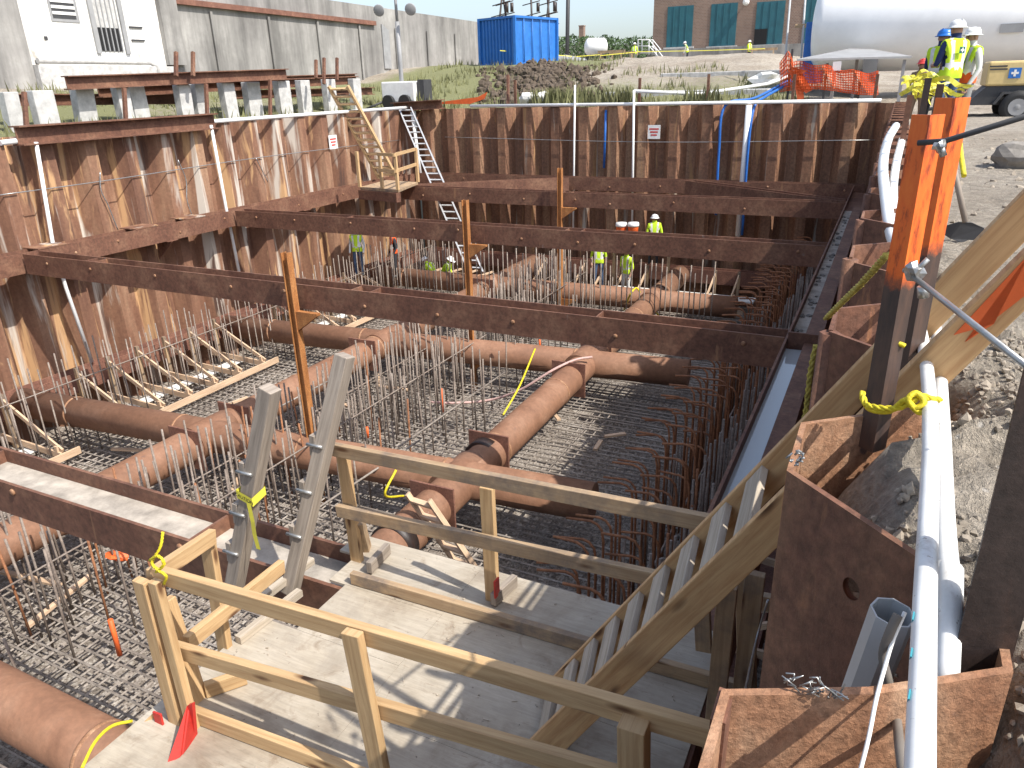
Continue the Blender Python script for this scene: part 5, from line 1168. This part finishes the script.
# brick building
th = thing('brick_building', (-12, 72, 2), 'brown brick building with tall teal green panelled openings in the background', 'building'); YB = 71
xb = lambda px, py=30: PY(px, py, YB).x
x0 = xb(653, 30); mb = MB(); mb.box((x0, YB, 3.35), (16, YB+16, 12)); mb.build('wall', M['brick'], th)
mb = MB(); mb.box((x0-.3, YB-.5, 1.2), (16, YB+15, 3.33)); mb.build('foundation', M['conc'], th)
for i, (a, b_, t_, bt) in enumerate(((667, 692.5, 7, 47.5), (710, 736, 4.5, 46.5), (755, 783, 2.5, 45), (803, 830, 0, 44))):
    xa, xb_, zt, z0_ = PY(a, 30, YB).x, PY(b_, 30, YB).x, PY(a, t_, YB).z, PY(a, bt, YB).z
    mb = MB(); mb.box((xa, YB-.06, z0_), (xb_, YB-.002, zt)); o = mb.build('window', M['green'], th)
    for k in range(1, 4): xx_ = xa+(xb_-xa)*k/4; mb = MB(); mb.box((xx_-.03, YB-.10, z0_), (xx_+.03, YB-.061, zt)); mb.build('mullion', M['green'], o)
    if i == 2: mb = MB(); mb.box((xa-.0, YB-.11, z0_+.02), (xa+(xb_-xa)*.45, YB-.064, z0_+1.2)); mb.build('dark_opening', M['dark'], o)
    mb = MB(); mb.box((xa-.2, YB-.2, z0_-.15), (xb_+.2, YB-.003, z0_-.01)); mb.build('sill', M['stone'], o)
c = PY(746, 2, YB-.4); mb = MB(); mb.blob(c, .28, 1, 2, amp=0); mb.tube([c, c+V((0, .5, .1))], .05, 6); mb.build('wall_lamp', M['whitep'], th)
# steel steps
th = thing('steel_steps', PD(645, 62, 64), 'grey steel steps with pipe handrails at the corner of the brick building', 'stairs')
d = 65; 
for off in (0, 1.2):
    mb = MB(); P_ = lambda a, b_: PD(a, b_, d)+V((0, off, 0))
    mb.tube([P_(638, 52), P_(638, 39.5), P_(649, 39.5), P_(663, 57), P_(663, 63)], .05, 6); mb.tube([P_(638, 46), P_(649, 46), P_(663, 62)], .04, 6); mb.tube([P_(649, 39.5), P_(649, 55)], .04, 6); mb.tube([P_(656, 48), P_(656, 60)], .04, 6); mb.build('handrail', M['alu'], th)
for k in range(6): a = PD(650+k*2.3, 53+k*1.8, d); mb = MB(); mb.bar(a, a+V((0, 1.2, 0)), .35, .05); mb.build('step', M['greymetal'], th)
mb = MB(); a, b_ = PD(637, 53, d), PD(650, 53, d); mb.bar(a+V((0, .6, 0)), b_+V((0, .6, 0)), 1.2, .08); mb.build('landing', M['greymetal'], th)
# sawhorses and yellow tapes
def saw(px, py, d, lb):
    c = PD(px, py, d); c.z = gz(c.x, c.y); th = thing('sawhorse', c, lb, 'barricade')
    mb = MB(); mb.bar(c+V((-1.1, 0, 1.0)), c+V((1.1, 0, 1.0)), .09, .2); mb.build('top_board', M['pine2'], th)
    for sx_ in (-.9, .9):
        for sy in (-.35, .35): mb = MB(); mb.bar(c+V((sx_, sy, 0)), c+V((sx_*.9, 0, .95)), .08, .08, upv=(0, 1, 0)); mb.build('leg', M['pine2'], th)
saw(611, 63, 58, 'timber sawhorse left of the distant person by the steps'); saw(622, 63, 60, 'second timber sawhorse close to the steel steps'); saw(762, 60, 60, 'timber sawhorse at the right of the distant walking person')
def tapeline(pts, lb, w_=.045):
    mb = MB()
    for a, b_ in zip(pts, pts[1:]): mb.quad(a, b_, b_+V((0, 0, w_)), a+V((0, 0, w_)))
    tag(mb.build('caution_tape', M['tape']), lb, 'tape')
tapeline([PD(500, 51, 42), PD(540, 54, 46), PD(575, 57, 50), PD(600, 55, 54)], 'yellow caution tape stretched past the blue container')
tapeline([PD(600, 56, 54), PD(640, 52, 56), PD(700, 51, 56), PD(765, 49, 56)], 'yellow caution tape stretched before the brick building')
mb = MB(); a = PD(566, 62, 50); mb.blob(V((a.x, a.y, 2.1)), .75, 2, 2, amp=.2, sq=(2.0, 1, .55)); tag(mb.build('covered_pile', M['greymetal']), 'low grey covered pile right of the blue container', 'pile')
mb = MB(); a = PD(628, 72, 42); 
p_ = PD(625, 69, 42)
mb.box(p_+V((-.9, -.5, -.6)), p_+V((.7, .5, .35))); tag(mb.build('dark_crate', M['charcoal'], bevel=.04), 'dark crate on the bank behind the far wall', 'crate')
# concrete slabs on the bank behind far wall
for i, (a, b_, y, lb) in enumerate(((605, 768, 32.0, 'long pale concrete slab lying on the grassy bank'), (660, 800, 36, 'farther pale concrete slab on the bank'))):
    p0, p1 = PY(a, 92-4*i, y), PY(b_, 90-4*i, y); mb = MB(); mb.box((p0.x, y, gz(p0.x, y)-.2), (p1.x, y+2.2, gz((p0.x+p1.x)/2, y)+.18)); tag(mb.build('concrete_slab', M['stone'], bevel=.03), lb, 'slab')
for i, (px, lb) in enumerate(((528, 'left white sandbag beside the dirt heap'), (545, 'right white sandbag beside the dirt heap'))):
    c = PY(px, 99, 28.6); mb = MB(); mb.blob(V((c.x, c.y, c.z)), .42, i+1, 2, amp=.2, sq=(.9, 1, .6)); tag(mb.build('sandbag', M['foam']), lb, 'sandbag')
c = PY(768, 76, 33); mb = MB(); mb.blob(V((c.x, c.y, c.z-.1)), .45, 8, 2, amp=.4, sq=(1.3, .8, .6)); tag(mb.build('white_sack', M['foam']), 'crumpled white sack left of the orange net', 'sack')
mb = MB(); r3 = random.Random(21)
for i in range(1300):
    px = r3.gauss(540, 28); y = r3.uniform(30, 40); x_ = PY(px, 85, y).x
    if not (478 < px < 615): continue
    z = gz(x_, y)+r3.uniform(-.1, .25)*math.exp(-((px-540)/45)**2)*1.0; mb.blob((x_, y, z), r3.uniform(.06, .22), i, 1, amp=.5)
tag(mb.build('dirt_heap', M['clod']), 'heap of dark broken clay clods on the bank behind the far wall', 'dirt', kind='stuff')
mb = MB()
for i in range(2200):
    x_ = .05+abs(r3.gauss(0, .38)); y = r3.uniform(.9, 3.6); 
    if noise.noise(V((x_*2, y*2, 3))) < -.4: continue
    mb.blob((x_+wallx(y)*.5, y, gz(x_+wallx(y)*.5, y)+.005), r3.uniform(.003, .011)*(1 if i % 15 else 1.6), i, 1, amp=.6)
for i in range(500):
    x_ = r3.uniform(.4, 4.5); y = r3.uniform(2.5, 16); mb.blob((x_, y, gz(x_, y)), r3.uniform(.008, .035), i, 1, amp=.6)
tag(mb.build('soil_clods', M['soilc']), 'small clods and pebbles scattered over the right bank', 'soil', kind='stuff')
# grass
mb = MB()
def blade(x, y, h, r):
    z = gz(x, y)-.02; a = r.uniform(0, 6.28); d = V((math.cos(a), math.sin(a), 0))*h*.09; l = V((r.uniform(-.35, .35), r.uniform(-.35, .35), 1))*h; k = len(mb.v)
    mb.v += [V((x, y, z))-d, V((x, y, z))+d, V((x, y, z))+l]; mb.face((k, k+1, k+2))
for i in range(11000):
    q = r3.random()
    if q < .40: x, y = r3.uniform(-24.5, -13), r3.uniform(28, 43)
    elif q < .62: x, y = r3.uniform(-12, -3), r3.uniform(27.8, 38)
    else: x, y = r3.uniform(-26, -18.7), r3.uniform(8, 30)
    if noise.noise(V((x*.5, y*.5, 1))) < (-.05 if q < .4 else .05): continue
    blade(x, y, r3.uniform(.12, .42), r3)
for (cx_, cy_, n_) in ((-12.2, 28.6, 500), (-11.4, 29.6, 400), (-9.2, 28.3, 250), (-6.3, 28.4, 160), (-17.2, 27.6, 60)):
    for i in range(n_): blade(cx_+r3.gauss(0, .45), cy_+r3.gauss(0, .3), r3.uniform(.3, .8), r3)
tag(mb.build('grass', M['grass']), 'green grass and weeds on the banks behind the walls', 'grass', kind='stuff')
# ------------------------------------------------------------------ right background
th = thing('storage_tank', (2, 34, .3), 'huge white horizontal storage tank at the upper right', 'tank')
TR = 1.62; TY = 34.2; TZ = 2.52; tx0 = PY(812, 30, TY).x+.5
mb = MB(); mb.tube([(tx0-.42, TY, TZ), (tx0-.36, TY, TZ), (tx0-.22, TY, TZ), (tx0, TY, TZ), (tx0+14, TY, TZ+.0), (tx0+14.4, TY, TZ)], [.9, 1.25, 1.48, TR, TR, 1.2], 48); mb.build('tank_shell', M['tank'], th)
for x_ in (tx0+1.8, tx0+8): mb = MB(); mb.box((x_-.25, TY-1.2, -.2), (x_+.25, TY+1.2, TZ-1.1)); mb.build('saddle', M['greymetal'], th)
a = PY(1012, 28, TY-TR-.01); mb = MB(); mb.bar(a+V((-.35, .0, 0)), a+V((.35, 0, 0)), .02, .28); mb.build('label_plate', M['greymetal'], th)
mb = MB(); mb.tube([(tx0+6.9, TY-1.5, TZ+.9), (tx0+7.2, TY-.9, TZ+2)], .08, 6); mb.build('hose_arm', M['bluehose'], th)
p = PD(1003, 95, 18.8); th = thing('air_compressor', V((p.x, p.y, -.35)), 'yellow and black towed air compressor with a blue logo at the right edge', 'compressor')
Y0 = p.y; xa = PY(984, 90, Y0).x; zc = lambda py: PY(1000, py, Y0).z
mb = MB(); mb.box((xa, Y0, zc(86)), (xa+2.6, Y0+1.6, zc(61))); mb.build('canopy', M['tan'], th, bevel=.05)
mb = MB(); mb.prism([(xa-.35, Y0+.05, zc(105)), (xa+2.7, Y0+.05, zc(105)), (xa+2.7, Y0+.05, zc(86)-.003), (xa+.05, Y0+.05, zc(86)-.003), (xa-.15, Y0+.05, zc(95))], (0, 1.5, 0)); mb.build('chassis', M['charcoal'], th)
wx = PY(1017, 107, Y0-.2).x
for yy in (-.14, 1.55):
    w_ = MB(); w_.lathe((wx, Y0+yy, zc(107)), [(.27, -.11), (.38, -.08), (.39, 0), (.38, .08), (.27, .11)], (0, 1, 0), 22); wo = w_.build('wheel', M['black'], th)
    w_ = MB(); w_.lathe((wx, Y0+yy, zc(107)), [(.20, -.115), (.13, -.09), (.05, -.125), (.01, -.13)] if yy < 0 else [(.2, .1), (.1, .115)], (0, 1, 0), 18); w_.build('rim', M['greymetal'], wo)
mb = MB(); mb.prism([(wx-.55, Y0-.22, zc(104)), (wx-.38, Y0-.22, zc(92)), (wx+.5, Y0-.22, zc(92)), (wx+.5, Y0-.22, zc(94)), (wx-.33, Y0-.22, zc(94)), (wx-.48, Y0-.22, zc(104))], (0, .24, 0)); mb.build('fender', M['charcoal'], th)
a = PY(1015, 73, Y0-.012); mb = MB(); mb.bar(a+V((-.13, 0, 0)), a+V((.13, 0, 0)), .012, .24); lo = mb.build('logo_plate', M['blue'], th)
mb = MB(); mb.bar(a+V((-.08, -.008, 0)), a+V((.08, -.008, 0)), .004, .05); mb.bar(a+V((0, -.01, -.08)), a+V((0, -.01, .08)), .05, .004, upv=(0, 1, 0)); mb.build('logo_cross', M['whitep'], lo)
for k, py in enumerate((66.5, 69.5)): a = PY(990, py, Y0-.006); mb = MB(); mb.bar(a+V((0, 0, 0)), a+V((.38, 0, 0)), .008, .035); mb.build('lettering_bar', M['charcoal'], th)  # dark bars standing in for two lines of unreadable lettering
mb = MB(); mb.tube([(xa-.2, Y0+.8, zc(104)), (xa-1.2, Y0+.8, zc(110)), (xa-1.3, Y0+.8, -.35)], .05, 8); mb.build('tow_bar', M['charcoal'], th)
# canopy over stored goods
th = thing('low_canopy', PD(855, 70, 25), 'low grey sheet metal canopy in front of the white tank', 'canopy')
c4 = [PD(797, 59, 25), PD(912, 56, 24.4), PD(872, 49, 27.2), PD(850, 48.5, 27.4)]
mb = MB(); mb.prism(c4, (0, 0, -.06)); mb.build('roof_sheet', M['greymetal'], th)
for q in (PD(836, 60, 25), PD(905, 58, 24.6), PD(858, 54, 26)): mb = MB(); mb.bar(V((q.x, q.y, gz(q.x, q.y)-.2)), V((q.x, q.y, q.z-.05)), .1, .1, upv=(0, 1, 0)); mb.build('post', M['greymetal'], th)
a = PD(837, 66, 24.8); mb = MB(); mb.bar(a+V((-.13, -.05, 0)), a+V((.13, -.05, 0)), .02, .28); mb.build('notice', M['whitep'], th)
p = PD(813, 50, 29); mb = MB(); mb.box(p+V((-.35, 0, -1.2)), p+V((.45, .5, 1.0))); o = mb.build('electrical_cabinet', M['bluehose'], bevel=.03); tag(o, 'blue electrical cabinet at the left end of the white tank', 'cabinet')
mb = MB(); mb.box(p+V((-.1, -.02, .2)), p+V((.2, -.003, .55))); mb.build('white_notice', M['whitep'], o)
for a, b_, lb in (((785, 62), (791, -10), 'thin white pole left of the electrical cabinet'), ((801, 60), (806, -10), 'second thin pole touching the electrical cabinet')):
    p = PD(*a, 30); q = PD(*b_, 30); line_obj('thin_pole', [V((p.x, p.y, .2)), p, q], .04, M['greyp'], lb, 'pole')
mb = MB(); p, q = PD(795, 26, 30), PD(826, 25, 30); mb.bar(p, q, .05, .14); tag(mb.build('timber_bar', M['pine2']), 'yellowish timber bar between the thin poles and the tank', 'bar')
# orange safety net
mbn = bpy.data.meshes.new('net'); vs = []; fs = []; nx_, ny_ = 60, 9
def netp(u, v_):
    px = 780+u*98; y = 29.2-u*.6; base = 92 - 3*math.sin(u*5); top_ = (62 if u > .12 else 62-13*(1-abs(u-.08)/.08)) + 10*sst(.12, .9, u)+1.5*math.sin(u*23)
    p = PY(px, base+(top_-base)*v_, y+.15*math.sin(u*19+v_*3)); return p
for j in range(ny_+1):
    for i in range(nx_+1): vs.append(netp(i/nx_, j/ny_))
for j in range(ny_):
    for i in range(nx_): a = j*(nx_+1)+i; fs.append((a, a+1, a+nx_+2, a+nx_+1))
th = thing('safety_fence', netp(.5, 0), 'sagging orange plastic safety net behind the right end of the far wall', 'fence')
o3 = ORG[th.name]; mbn.from_pydata([tuple(v_-o3) for v_ in vs], [], fs); mbn.materials.append(M['orange']); no = bpy.data.objects.new('net', mbn); COL.objects.link(no); no.parent = th
wf = no.modifiers.new('w', 'WIREFRAME'); wf.thickness = .045; wf.use_even_offset = False
for u in (.08, .45, .8): a = netp(u, 0); b_ = netp(u, 1); mb = MB(); mb.bar(V((a.x, a.y+.08, -.1)), V((a.x, a.y+.08, b_.z+.05)), .07, .05, upv=(0, 1, 0)); mb.build('post', M['charcoal'], th)
mb = MB(); r3 = random.Random(2)
for k in range(5):
    a = PY(784+r3.uniform(-6, 10), r3.uniform(58, 76), 29); b_ = a+V((r3.uniform(.2, .7), 0, r3.uniform(-.9, -.3))); mb.quad(a, a+V((.25, .1, -.1)), b_+V((.2, .1, .1)), b_)
tag(mb.build('orange_net_scrap', M['orange']), 'torn gathered end of the orange net hanging from its left post', 'net')
mb = MB(); mb.prism([PY(425, 104, 27.8), PY(470, 104, 27.8), PY(484, 99, 27.8), PY(487, 92, 27.8), PY(478, 97, 27.8)], (0, .04, 0)); tag(mb.build('orange_net_scrap', M['orange']), 'strip of orange net right of the light tower', 'net')
